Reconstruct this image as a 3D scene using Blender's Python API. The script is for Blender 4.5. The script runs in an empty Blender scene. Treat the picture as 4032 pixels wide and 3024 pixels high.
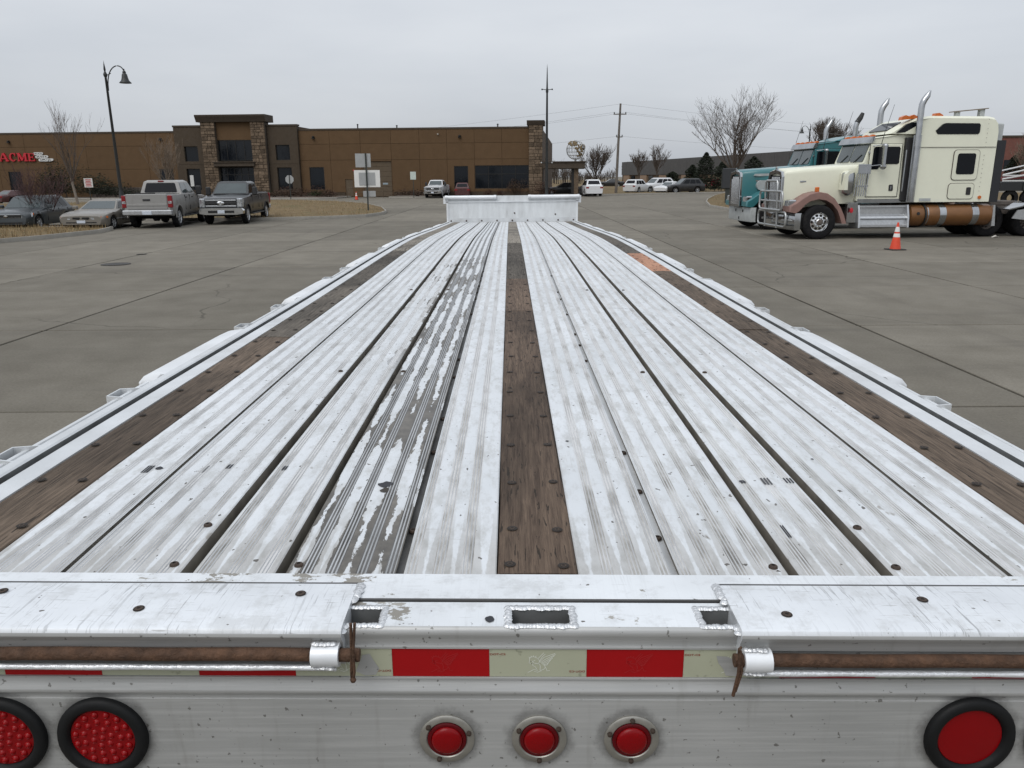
import bpy, math, random
import numpy as np
from mathutils import Matrix, Vector
R = math.radians
S = bpy.context.scene
COL = S.collection
random.seed(7)

# ---------------------------------------------------------------- camera, sky, sun, exposure
CAM_H, PITCH, ROLL, FPX = 2.05, R(15.1), R(.35), 3030.0
cd = bpy.data.cameras.new('camera')
cd.sensor_width = 36.0; cd.lens = 36 * FPX / 4032; cd.clip_start = .05; cd.clip_end = 3000
cam = bpy.data.objects.new('camera', cd); COL.objects.link(cam)
cam.matrix_world = Matrix.Translation((0, 0, CAM_H)) @ Matrix.Rotation(R(90) - PITCH, 4, 'X') @ Matrix.Rotation(-ROLL, 4, 'Z')
S.camera = cam
SUN_EL, SUN_AZ = R(52), R(215)
W = bpy.data.worlds.new('World'); S.world = W; W.use_nodes = True
wn, wl = W.node_tree.nodes, W.node_tree.links
wn.clear()
def wnode(t, **k):
    n = wn.new(t)
    for a, b in k.items(): setattr(n, a, b)
    return n
out = wnode('ShaderNodeOutputWorld')
sky = wnode('ShaderNodeTexSky', sky_type='NISHITA', sun_disc=False)
sky.sun_elevation, sky.sun_rotation = SUN_EL, SUN_AZ
sky.dust_density = 4.0
hsv = wnode('ShaderNodeHueSaturation'); hsv.inputs['Saturation'].default_value = .25
wl.new(sky.outputs[0], hsv.inputs['Color'])
bg1 = wnode('ShaderNodeBackground'); bg1.inputs['Strength'].default_value = .05
wl.new(hsv.outputs[0], bg1.inputs['Color'])
# overcast layer: even grey cloud, a little brighter overhead, soft banks of cloud
tc = wnode('ShaderNodeTexCoord')
sep = wnode('ShaderNodeSeparateXYZ'); wl.new(tc.outputs['Generated'], sep.inputs[0])
mp = wnode('ShaderNodeMapping'); mp.inputs['Scale'].default_value = (1.3, 1.3, 5.5)
wl.new(tc.outputs['Generated'], mp.inputs[0])
nz = wnode('ShaderNodeTexNoise'); nz.inputs['Scale'].default_value = 1.9; nz.inputs['Detail'].default_value = 5; nz.inputs['Roughness'].default_value = .5
wl.new(mp.outputs[0], nz.inputs['Vector'])
rp = wnode('ShaderNodeValToRGB')
rp.color_ramp.elements[0].position = .3; rp.color_ramp.elements[0].color = (.415, .445, .49, 1)
rp.color_ramp.elements[1].position = .72; rp.color_ramp.elements[1].color = (.515, .54, .575, 1)
wl.new(nz.outputs[0], rp.inputs[0])
def wmath(op, a, b=None):
    n = wnode('ShaderNodeMath', operation=op)
    for i, v in enumerate((a, b)):
        if v is None: continue
        if isinstance(v, (int, float)): n.inputs[i].default_value = v
        else: wl.new(v, n.inputs[i])
    return n.outputs[0]
zc = wmath('MAXIMUM', sep.outputs[2], 0.0)
gain = wmath('ADD', wmath('MULTIPLY', wmath('POWER', zc, 1.6), 1.0), 1.0)
bg2 = wnode('ShaderNodeBackground')
wl.new(rp.outputs[0], bg2.inputs['Color']); wl.new(gain, bg2.inputs['Strength'])
ad = wnode('ShaderNodeAddShader')
wl.new(bg1.outputs[0], ad.inputs[0]); wl.new(bg2.outputs[0], ad.inputs[1]); wl.new(ad.outputs[0], out.inputs[0])
sl = bpy.data.lights.new('sun', 'SUN'); sl.energy = .9; sl.angle = R(40); sl.color = (1, .96, .9)
sun = bpy.data.objects.new('sun', sl); COL.objects.link(sun)
sd = Vector((math.sin(SUN_AZ) * math.cos(SUN_EL), math.cos(SUN_AZ) * math.cos(SUN_EL), math.sin(SUN_EL)))
sun.rotation_euler = sd.to_track_quat('Z', 'Y').to_euler(); sun.location = sd * 50
S.view_settings.view_transform = 'Standard'; S.view_settings.look = 'None'
S.view_settings.exposure = 0.0; S.view_settings.gamma = 1.0; S.view_settings.use_curve_mapping = False
S.cycles.max_bounces = 6; S.cycles.diffuse_bounces = 3; S.cycles.glossy_bounces = 3; S.cycles.transmission_bounces = 3
S.cycles.use_denoising = True

# ---------------------------------------------------------------- from the survey of the photograph to metres
def ray(px, py):
    x = (px - 2016) / FPX; y = -(py - 1512) / FPX
    c, s = math.cos(-ROLL), math.sin(-ROLL)
    x, y = c * x - s * y, s * x + c * y
    return Vector((x, math.cos(PITCH) + y * math.sin(PITCH), -math.sin(PITCH) + y * math.cos(PITCH)))
def gp(px, py, z=0.0):
    d = ray(px, py); t = (z - CAM_H) / d.z
    return Vector((d.x * t, d.y * t, z))
def dp(px, D):                     # a point on the ground at distance D seen in image column px
    d = ray(px, 760); return Vector((d.x / d.y * D, D, 0))

# ---------------------------------------------------------------- mesh building
class MB:
    def __init__(s): s.v = []; s.f = []; s.m = []; s.land = {}
    def add(s, vs, fs, mat=0, M=None):
        b = len(s.v)
        if M is not None: vs = [tuple(M @ Vector(v)) for v in vs]
        s.v.extend(tuple(v) for v in vs)
        s.f.extend(tuple(b + i for i in f) for f in fs); s.m.extend([mat] * len(fs))
        return b
    def box(s, x0, x1, y0, y1, z0, z1, mat=0, bev=0, M=None):
        if bev <= 0:
            vs = [(x, y, z) for x in (x0, x1) for y in (y0, y1) for z in (z0, z1)]
            return s.add(vs, [(0, 1, 3, 2), (4, 6, 7, 5), (0, 4, 5, 1), (2, 3, 7, 6), (0, 2, 6, 4), (1, 5, 7, 3)], mat, M)
        b = min(bev, (x1 - x0) * .49, (y1 - y0) * .49, (z1 - z0) * .49)
        X, Y, Z = (x0, x1), (y0, y1), (z0, z1); vs = []; idx = {}
        for i in (0, 1):
            for j in (0, 1):
                for k in (0, 1):
                    sx, sy, sz = 1 - 2 * i, 1 - 2 * j, 1 - 2 * k
                    for a in range(3):
                        p = [X[i] + (0 if a == 0 else sx * b), Y[j] + (0 if a == 1 else sy * b), Z[k] + (0 if a == 2 else sz * b)]
                        idx[i, j, k, a] = len(vs); vs.append(tuple(p))
        F = []
        for a in range(3):
            o = [t for t in range(3) if t != a]
            for d in (0, 1):
                q = []
                for (u, w) in ((0, 0), (1, 0), (1, 1), (0, 1)):
                    c = [0, 0, 0]; c[a] = d; c[o[0]] = u; c[o[1]] = w; q.append(idx[c[0], c[1], c[2], a])
                F.append(q if (d == 1) == (a != 1) else q[::-1])
        for a in range(3):                       # edges along axis a
            o = [t for t in range(3) if t != a]
            for u in (0, 1):
                for w in (0, 1):
                    c0 = [0, 0, 0]; c0[o[0]] = u; c0[o[1]] = w; c1 = list(c0); c1[a] = 1
                    q = [idx[(*c0, o[0])], idx[(*c0, o[1])], idx[(*c1, o[1])], idx[(*c1, o[0])]]
                    F.append(q)
        for i in (0, 1):
            for j in (0, 1):
                for k in (0, 1): F.append([idx[i, j, k, 0], idx[i, j, k, 1], idx[i, j, k, 2]])
        return s.add(vs, F, mat, M)
    def hexa(s, p, mat=0, M=None):               # 8 points: bottom loop then top loop
        return s.add(p, [(3, 2, 1, 0), (4, 5, 6, 7), (0, 1, 5, 4), (1, 2, 6, 5), (2, 3, 7, 6), (3, 0, 4, 7)], mat, M)
    def tube(s, pts, r, n=8, mat=0, cap=True, M=None):
        pts = [Vector(p) for p in pts]; k = len(pts)
        rs = r if isinstance(r, (list, tuple)) else [r] * k
        vs = []; ref = None
        for i, p in enumerate(pts):
            t = (pts[min(i + 1, k - 1)] - pts[max(i - 1, 0)])
            t = t.normalized() if t.length > 1e-9 else Vector((0, 0, 1))
            if ref is None: ref = Vector((0, 0, 1)) if abs(t.z) < .9 else Vector((1, 0, 0))
            u = t.cross(ref)
            if u.length < 1e-6: u = t.cross(Vector((.3, .8, .1)))
            u.normalize(); w = t.cross(u); ref = u.cross(t) if False else ref
            for j in range(n):
                a = 2 * math.pi * j / n; vs.append(tuple(p + (u * math.cos(a) + w * math.sin(a)) * rs[i]))
        F = []
        for i in range(k - 1):
            for j in range(n):
                j2 = (j + 1) % n; F.append((i * n + j, i * n + j2, (i + 1) * n + j2, (i + 1) * n + j))
        if cap: F.append(tuple(range(n))[::-1]); F.append(tuple((k - 1) * n + j for j in range(n)))
        return s.add(vs, F, mat, M)
    def lathe(s, prof, n=24, mat=0, M=None, mats=None):   # prof: (r, z) round local Z
        vs = []; F = []; mm = []
        for r, z in prof:
            for j in range(n):
                a = 2 * math.pi * j / n; vs.append((r * math.cos(a), r * math.sin(a), z))
        for i in range(len(prof) - 1):
            for j in range(n):
                j2 = (j + 1) % n; F.append((i * n + j, i * n + j2, (i + 1) * n + j2, (i + 1) * n + j)); mm.append(mats[i] if mats else mat)
        b = s.add(vs, F, mat, M)
        if mats: s.m[-len(F):] = mm
        return b
    def disc(s, r, z, n=24, mat=0, M=None):
        return s.add([(r * math.cos(2 * math.pi * j / n), r * math.sin(2 * math.pi * j / n), z) for j in range(n)], [tuple(range(n))], mat, M)
    def prism(s, poly, y0, y1, mat=0, M=None, axis='y', mcap=None):   # poly in the plane across the axis
        n = len(poly)
        def P(a, b, c): return (a, c, b) if axis == 'y' else ((c, a, b) if axis == 'x' else (a, b, c))
        vs = [P(a, b, y0) for a, b in poly] + [P(a, b, y1) for a, b in poly]
        s.add(vs, [(i, (i + 1) % n, n + (i + 1) % n, n + i) for i in range(n)], mat, M)
        mc = mat if mcap is None else mcap
        s.add(vs[:n], [tuple(range(n))[::-1]], mc, M); return s.add(vs[n:], [tuple(range(n))], mc, M)
    def extrude_x(s, prof, xs, mat=0, mats=None, closed=False, warp=None):   # prof (y, z) swept along x stations
        n = len(prof); vs = [(x, y, z) for x in xs for y, z in prof]
        if warp: vs = [warp(*v) for v in vs]
        F = []; mm = []; kk = n if closed else n - 1
        for i in range(len(xs) - 1):
            for j in range(kk):
                j2 = (j + 1) % n; F.append((i * n + j, (i + 1) * n + j, (i + 1) * n + j2, i * n + j2)); mm.append(mats[j] if mats else mat)
        b = s.add(vs, F); s.m[-len(F):] = mm; return b
    def extrude_y(s, prof, ys, mat=0, mats=None, closed=False, warp=None, caps=False):   # prof (x, z) swept along y stations
        n = len(prof); vs = [(x, y, z) for y in ys for x, z in prof]
        if warp: vs = [warp(*v) for v in vs]
        F = []; mm = []; kk = n if closed else n - 1
        for i in range(len(ys) - 1):
            for j in range(kk):
                j2 = (j + 1) % n; F.append((i * n + j, i * n + j2, (i + 1) * n + j2, (i + 1) * n + j)); mm.append(mats[j] if mats else mat)
        b = s.add(vs, F); s.m[-len(F):] = mm
        if caps:
            s.f.append(tuple(b + j for j in range(n))); s.f.append(tuple(b + (len(ys) - 1) * n + j for j in range(n))[::-1]); s.m += [mat, mat]
        return b
    def rings(s, rings, mat=0, cap=True, mats=None, M=None):      # loft of closed rings of the same length
        n = len(rings[0]); vs = [p for r in rings for p in r]; F = []; mm = []
        for i in range(len(rings) - 1):
            for j in range(n):
                j2 = (j + 1) % n; F.append((i * n + j, i * n + j2, (i + 1) * n + j2, (i + 1) * n + j)); mm.append(mats[j] if mats else mat)
        if cap:
            F.append(tuple(range(n))[::-1]); F.append(tuple((len(rings) - 1) * n + j for j in range(n))); mm += [mat, mat]
        b = s.add(vs, F, mat, M); s.m[-len(F):] = mm; return b
    def ball(s, c, r, n=10, mat=0, M=None):
        rx, ry, rz = r if isinstance(r, (tuple, list)) else (r, r, r); k = n // 2; vs = []
        for i in range(k + 1):
            t = math.pi * i / k
            for j in range(n):
                a = 2 * math.pi * j / n; vs.append((c[0] + rx * math.sin(t) * math.cos(a), c[1] + ry * math.sin(t) * math.sin(a), c[2] + rz * math.cos(t)))
        F = [(i * n + j, (i + 1) * n + j, (i + 1) * n + (j + 1) % n, i * n + (j + 1) % n) for i in range(k) for j in range(n)]
        return s.add(vs, F, mat, M)
    def panel(s, c, u0, u1, v0, v1, off, th, mat=0, rad=0.0, M=None):
        # plate over part of the four-cornered patch c (bl, br, tr, tl), standing `off` proud of it, `th` thick
        c = [Vector(q) for q in c]
        def P(u, v): return (c[0] * (1 - u) + c[1] * u) * (1 - v) + (c[3] * (1 - u) + c[2] * u) * v
        nrm = ((c[1] - c[0]).cross(c[3] - c[0])).normalized()
        if rad > 0:
            lu = (P(1, .5) - P(0, .5)).length; lv = (P(.5, 1) - P(.5, 0)).length; uv = []
            for (cu, cv, a0) in ((u1, v1, 0), (u0, v1, 90), (u0, v0, 180), (u1, v0, 270)):
                su = -1 if cu == u1 else 1; sv = -1 if cv == v1 else 1
                for k in range(4):
                    a = R(a0 + 30 * k); uv.append((cu + su * rad / lu + math.cos(a) * rad / lu, cv + sv * rad / lv + math.sin(a) * rad / lv))
        else: uv = [(u1, v1), (u0, v1), (u0, v0), (u1, v0)]
        n = len(uv); top = [P(u, v) + nrm * off for u, v in uv]; bot = [P(u, v) + nrm * (off - th) for u, v in uv]
        return s.add([tuple(p) for p in top + bot], [tuple(range(n)), tuple(range(n, 2 * n))[::-1]] + [(n + i, n + (i + 1) % n, (i + 1) % n, i) for i in range(n)], mat, M)
    def mesh(s, name, mats, smooth=None):
        me = bpy.data.meshes.new(name); me.from_pydata(s.v, [], s.f)
        for m in (mats if isinstance(mats, (list, tuple)) else [mats]): me.materials.append(m)
        if any(s.m): me.polygons.foreach_set('material_index', s.m)
        if smooth is not None:
            me.polygons.foreach_set('use_smooth', [True] * len(me.polygons)); me.set_sharp_from_angle(angle=R(smooth))
        me.update(); return me
    def build(s, name, mats, parent=None, smooth=35, loc=None, rot=None):
        o = bpy.data.objects.new(name, s.mesh(name, mats, smooth)); COL.objects.link(o)
        if parent is not None: o.parent = parent
        if loc is not None: o.location = loc
        if rot is not None: o.rotation_euler = rot
        return o
def inst(name, me, parent=None, loc=(0, 0, 0), rot=(0, 0, 0), sc=None):
    o = bpy.data.objects.new(name, me); COL.objects.link(o); o.parent = parent; o.location = loc; o.rotation_euler = rot
    if sc is not None: o.scale = sc
    return o
def tag(o, label=None, cat=None, group=None, kind=None):
    if label: o['label'] = label
    if cat: o['category'] = cat
    if group: o['group'] = group
    if kind: o['kind'] = kind
    return o
def thing(name, label, cat, loc=(0, 0, 0), rz=0.0, group=None, sc=1.0):
    o = bpy.data.objects.new(name, None); COL.objects.link(o); o.empty_display_size = .3
    o.location = loc; o.rotation_euler = (0, 0, rz); o.scale = (sc, sc, sc); return tag(o, label, cat, group)
def dup(root, name=None, label=None, loc=None, rz=None, group=None, swap=None):
    def cp(o, par):
        c = o.copy(); COL.objects.link(c)
        if par is not None: c.parent = par
        for ch in o.children: cp(ch, c)
        return c
    r = cp(root, None)
    if loc is not None: r.location = loc
    if rz is not None: r.rotation_euler = (0, 0, rz)
    if label: r['label'] = label
    if group: r['group'] = group
    return r
def TM(loc=(0, 0, 0), rx=0, ry=0, rz=0):
    return Matrix.Translation(loc) @ Matrix.Rotation(rz, 4, 'Z') @ Matrix.Rotation(ry, 4, 'Y') @ Matrix.Rotation(rx, 4, 'X')

# ---------------------------------------------------------------- materials
class NT:
    def __init__(s, name):
        s.mat = bpy.data.materials.new(name); s.mat.use_nodes = True; s.t = s.mat.node_tree; s.t.nodes.clear()
        s.out = s.n('ShaderNodeOutputMaterial'); s.b = s.n('ShaderNodeBsdfPrincipled'); s.l(s.b.outputs[0], s.out.inputs[0])
        s._tc = None
    def n(s, t, **k):
        q = s.t.nodes.new(t)
        for a, b in k.items(): setattr(q, a, b)
        return q
    def l(s, a, b): s.t.links.new(a, b)
    def set(s, sock, v):
        if isinstance(v, bpy.types.NodeSocket): s.l(v, sock)
        elif isinstance(v, (tuple, list)) and len(v) == 3 and sock.type == 'RGBA': sock.default_value = (*v, 1)
        else: sock.default_value = v
    def inp(s, name, v): s.set(s.b.inputs[name], v)
    def obj(s, kind='Object'):
        if s._tc is None: s._tc = s.n('ShaderNodeTexCoord')
        return s._tc.outputs[kind]
    def mapv(s, scale=(1, 1, 1), loc=(0, 0, 0), rot=(0, 0, 0), src=None):
        m = s.n('ShaderNodeMapping'); s.l(src or s.obj(), m.inputs[0]); m.inputs['Scale'].default_value = scale; m.inputs['Location'].default_value = loc; m.inputs['Rotation'].default_value = rot
        return m.outputs[0]
    def noise(s, scale=5, detail=4, rough=.55, vec=None, dist=0.0):
        q = s.n('ShaderNodeTexNoise'); s.l(vec or s.obj(), q.inputs['Vector'])
        q.inputs['Scale'].default_value = scale; q.inputs['Detail'].default_value = detail; q.inputs['Roughness'].default_value = rough; q.inputs['Distortion'].default_value = dist
        return q.outputs[0]
    def vor(s, scale=5, vec=None, feature='F1'):
        q = s.n('ShaderNodeTexVoronoi', feature=feature); s.l(vec or s.obj(), q.inputs['Vector']); q.inputs['Scale'].default_value = scale
        return q.outputs['Distance']
    def ramp(s, fac, *st):
        q = s.n('ShaderNodeValToRGB'); s.l(fac, q.inputs[0]); e = q.color_ramp.elements
        while len(e) < len(st): e.new(.5)
        for el, (p, c) in zip(e, st):
            el.position = p; el.color = (c, c, c, 1) if isinstance(c, (int, float)) else (*c, 1)
        return q.outputs[0]
    def math(s, op, a, b=0.0, clamp=False):
        q = s.n('ShaderNodeMath', operation=op, use_clamp=clamp); s.set(q.inputs[0], a); s.set(q.inputs[1], b); return q.outputs[0]
    def mix(s, fac, a, b, blend='MIX'):
        q = s.n('ShaderNodeMix', data_type='RGBA', blend_type=blend); s.set(q.inputs[0], fac); s.set(q.inputs[6], a); s.set(q.inputs[7], b); return q.outputs[2]
    def sstep(s, v, a, b):
        q = s.n('ShaderNodeMapRange', interpolation_type='SMOOTHSTEP'); s.set(q.inputs[0], v); q.inputs[1].default_value = a; q.inputs[2].default_value = b; return q.outputs[0]
    def attr(s, name): return s.n('ShaderNodeAttribute', attribute_name=name).outputs['Fac']
    def rnd(s): return s.n('ShaderNodeObjectInfo').outputs['Random']
    def bump(s, h, strength=.3, dist=.01):
        q = s.n('ShaderNodeBump'); s.l(h, q.inputs['Height']); q.inputs['Strength'].default_value = strength; q.inputs['Distance'].default_value = dist; s.l(q.outputs[0], s.b.inputs['Normal'])
def hsl(c, k): return tuple(min(1, x * k) for x in c)
def M_simple(name, col, rough=.5, metal=0.0, var=.12, nscale=6.0, bump=0.0, spec=.5, coat=0.0, stretch=(1, 1, 1), orandom=0.0, dirt=0.0, dirtcol=(.12, .1, .08)):
    t = NT(name); v = t.mapv(stretch)
    a = t.noise(nscale, 5, .6, v)
    c = t.ramp(a, (.3, hsl(col, 1 - var)), (.7, hsl(col, 1 + var)))
    if orandom: c = t.mix(1.0, c, t.ramp(t.rnd(), (0, 1 - orandom), (1, 1 + orandom * .6)), 'MULTIPLY')
    if dirt: c = t.mix(t.math('MULTIPLY', t.sstep(t.noise(nscale * .7, 6, .7), .5, .75), dirt), c, dirtcol)
    t.inp('Base Color', c); t.inp('Roughness', t.ramp(t.noise(nscale * 2.3, 3), (.3, max(.02, rough * .85)), (.7, min(1, rough * 1.15)))); t.inp('Metallic', metal)
    t.b.inputs['Specular IOR Level'].default_value = spec
    if coat: t.b.inputs['Coat Weight'].default_value = coat; t.b.inputs['Coat Roughness'].default_value = .08
    if bump: t.bump(t.noise(nscale * 6, 4), bump, .01)
    return t.mat
def M_paint(name, col, dirt=.25):               # vehicle paint: clear coat, road dust that thickens in patches
    t = NT(name); d = t.math('MULTIPLY', t.sstep(t.noise(4.5, 7, .72), .40, .80), dirt)
    t.inp('Base Color', t.mix(d, col, (.13, .115, .10))); t.inp('Roughness', t.ramp(d, (0, .32), (.3, .6)))
    t.b.inputs['Coat Weight'].default_value = .3; t.b.inputs['Coat Roughness'].default_value = .10
    return t.mat
# ================================================================ FLATBED TRAILER
TY = 8.3                                             # trailer's origin on the ground, metres ahead of the camera
DROP = [(1.0, .697), (2.0, .692), (4.4, .692), (5.5, .688), (7.0, .682), (8.9, .692), (10.2, .722), (12.0, .775), (15.6, .868)]
def zdeck(y):                                        # the bed is arched: flat behind, falling towards the nose
    y = max(1.0, min(15.6, y))
    for (a, da), (b, db) in zip(DROP, DROP[1:]):
        if y <= b:
            i = DROP.index((a, da)); t = (y - a) / (b - a)
            m0 = (db - DROP[i - 1][1]) / (b - DROP[i - 1][0]) if i > 0 else (db - da) / (b - a)
            m1 = (DROP[i + 2][1] - da) / (DROP[i + 2][0] - a) if i + 2 < len(DROP) else (db - da) / (b - a)
            h = b - a
            return CAM_H - ((2 * t**3 - 3 * t**2 + 1) * da + (t**3 - 2 * t**2 + t) * h * m0 + (3 * t**2 - 2 * t**3) * db + (t**3 - t**2) * h * m1)
def twist(y): return -.0115 + .0125 * (min(max(y, 1), 15.5) - 1) / 14.5
def WP(x, y, z): return (x + .044 - .0013 * (y - 1.27), y - TY, zdeck(y) + z + twist(y) * x)   # bed coordinates -> trailer coordinates
trailer = thing('flatbed_trailer', 'long white aluminium flatbed trailer with wooden nailing strips, seen from its rear end', 'trailer', (0, TY, 0))
YR, YF = 1.253, 15.42
YS = [YR + (YF - YR) * (i / 48) ** 1.25 for i in range(49)]

# -- bed materials
def deck_mat(name, wet):
    t = NT(name); o = t.obj(); land = t.attr('land')
    sy = t.n('ShaderNodeSeparateXYZ'); t.l(o, sy.inputs[0]); y = sy.outputs[1]
    blot = t.noise(3.2, 5, .6, t.mapv((1, .5, 1)))
    fine = t.noise(30, 5, .7, t.mapv((1.6, .5, 1)))
    col = t.ramp(blot, (.3, (.555, .58, .60)), (.7, (.675, .70, .725)))
    mot = t.noise(13, 6, .72, t.mapv((1.5, .6, 1), loc=(1, 5, 0)))
    col = t.mix(t.math('MULTIPLY', t.sstep(mot, .46, .66), .62), col, (.42, .425, .415))
    col = t.mix(t.math('MULTIPLY', t.sstep(fine, .5, .70), .45), col, (.40, .40, .385))
    scr = t.noise(14, 4, .6, t.mapv((9, .25, 1)))
    col = t.mix(t.math('MULTIPLY', t.sstep(scr, .60, .74), .28), col, (.42, .42, .40))
    crs = t.noise(10, 5, .65, t.mapv((.6, 5, 1), loc=(7, 0, 0)))
    col = t.mix(t.math('MULTIPLY', t.sstep(crs, .63, .72), .5), col, (.36, .355, .34))
    # grime that gathers beside the ribs, more of it towards the tail
    tail = t.sstep(y, -6.72, -7.0)
    edge = t.math('ADD', t.math('MULTIPLY', t.math('SUBTRACT', t.noise(14, 6, .7, t.mapv((1, .5, 1))), .5), 1.3), land)
    thr = t.math('ADD', t.math('MULTIPLY', tail, .62), .10)
    grime = t.sstep(t.math('SUBTRACT', edge, thr), .14, -.03)
    col = t.mix(t.math('MULTIPLY', grime, t.math('ADD', .13, t.math('MULTIPLY', tail, .50))), col, t.ramp(mot, (.35, (.40, .39, .37)), (.65, (.27, .26, .24))))
    spk = t.noise(70, 2, .5, t.mapv((1, .6, 1)))
    col = t.mix(t.sstep(spk, .70, .73), col, (.10, .092, .082))
    spk2 = t.noise(17, 3, .6, t.mapv((1, .5, 1), loc=(4, 3, 0)))
    col = t.mix(t.math('MULTIPLY', t.sstep(spk2, .70, .74), .75), col, (.25, .235, .21))
    rough = t.ramp(fine, (.3, .34), (.7, .55))
    if wet:                                           # bare patches where the white has worn through along the ribs
        w = t.math('ADD', t.math('MULTIPLY', t.math('SUBTRACT', t.noise(5, 10, .70, t.mapv((1.5, .42, 1), loc=(wet * 1.7, 2.35, 0))), .5), 3.2), t.math('MULTIPLY', land, .36))
        w = t.math('SUBTRACT', w, t.math('MULTIPLY', t.sstep(y, -6.3, -7.0), .04))
        far = t.math('ADD', y, t.math('MULTIPLY', t.math('SUBTRACT', t.noise(22, 3, .5), .5), .16))
        lim = t.sstep(far, -1.42, -1.46) if wet < 2 else t.math('MULTIPLY', t.sstep(far, -2.0, -2.05), t.sstep(far, -5.9, -4.9))
        bare = t.math('MULTIPLY', t.sstep(w, .11 if wet < 2 else -.02, .095 if wet < 2 else -.035), lim)
        col = t.mix(bare, col, t.ramp(t.noise(14, 5, .65), (.3, (.055, .051, .045)), (.7, (.165, .150, .128))))
        rough = t.mix(bare, rough, (.42, .42, .42))
    t.inp('Base Color', col); t.inp('Roughness', rough); t.inp('Metallic', .15)
    t.bump(fine, .12, .002)
    return t.mat
m_deck, m_wet, m_wet2 = deck_mat('worn_white_deck', 0), deck_mat('deck_with_bare_patches', 1.0), deck_mat('deck_with_few_bare_patches', 3.0)
def groove_mat(name, k):
    t = NT(name); a = t.noise(11, 5, .65, t.mapv((1.5, .45, 1)))
    sy = t.n('ShaderNodeSeparateXYZ'); t.l(t.obj(), sy.inputs[0]); a = t.math('ADD', a, t.math('MULTIPLY', t.sstep(sy.outputs[1], -7.0, -5.6), .12 if k > .5 else 0.0))
    t.inp('Base Color', t.ramp(a, (.32, hsl((.14, .135, .12), k)), (.48, hsl((.36, .35, .33), k)), (.62, hsl((.56, .56, .555), k)))); t.inp('Roughness', .6); t.inp('Metallic', .1); return t.mat
m_groove, m_groove_d = groove_mat('dirty_rib_groove', 1.0), groove_mat('dark_rib_groove', .22)
m_rib = M_simple('worn_bright_rib', (.56, .57, .58), .4, .3, .25, 9, 0, stretch=(1, .4, 1))
m_alu = M_simple('scuffed_white_aluminium', (.70, .72, .74), .42, .2, .10, 3.0, .15, dirt=.25, dirtcol=(.35, .33, .30))
m_side = M_simple('side_rail_aluminium', (.60, .62, .635), .45, .3, .12, 4.0, .1, dirt=.35, dirtcol=(.30, .28, .25))
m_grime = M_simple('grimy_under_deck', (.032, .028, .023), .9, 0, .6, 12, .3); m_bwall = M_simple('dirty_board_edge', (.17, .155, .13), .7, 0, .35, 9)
m_void = M_simple('dark_frame', (.05, .05, .05), .7, 0, .3, 5)
def rear_mat():
    t = NT('brushed_rear_aluminium'); v = t.mapv((.6, 1, 26)); st = t.noise(7, 5, .6, v); bl = t.noise(2.2, 4)
    col = t.ramp(bl, (.3, (.335, .34, .335)), (.7, (.425, .43, .425)))
    col = t.mix(t.math('MULTIPLY', t.sstep(st, .4, .7), .35), col, (.52, .52, .51))
    sp = t.noise(95, 2, .5); col = t.mix(t.math('MULTIPLY', t.sstep(sp, .68, .73), .75), col, (.10, .095, .085))
    sp = t.noise(11, 3, .6, t.mapv(loc=(3, 0, 0))); col = t.mix(t.math('MULTIPLY', t.sstep(sp, .66, .85), .40), col, (.20, .185, .165))
    gx = t.n('ShaderNodeSeparateXYZ'); t.l(t.obj(), gx.inputs[0]); gn = t.noise(38, 5, .7)   # road grime that clings round each lamp
    for lx, lz, rr in ((-.724, -.203, .0745), (-.891, -.203, .0745), (.7105, -.197, .0745), (.878, -.197, .0745), (-.1555, -.2055, .0455), (-.0025, -.2055, .0455), (.1505, -.2055, .0455)):
        q = WP(lx, 1.0818, lz); dx, dz = t.math('SUBTRACT', gx.outputs[0], q[0]), t.math('SUBTRACT', gx.outputs[2], q[2]); ds = t.math('SQRT', t.math('ADD', t.math('MULTIPLY', dx, dx), t.math('MULTIPLY', dz, dz)))
        hl = t.sstep(t.math('ADD', ds, t.math('MULTIPLY', t.math('SUBTRACT', gn, .5), .035)), rr + .020, rr - .001); col = t.mix(t.math('MULTIPLY', hl, .5), col, (.055, .052, .047))
    run = t.noise(9, 4, .6, t.mapv((3, 1, .35))); col = t.mix(t.math('MULTIPLY', t.sstep(run, .56, .75), .28), col, (.20, .19, .17))
    t.inp('Base Color', col); t.inp('Roughness', t.ramp(st, (.3, .38), (.7, .52))); t.inp('Metallic', .35); t.bump(st, .08, .002); return t.mat
m_rear = rear_mat()
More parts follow.
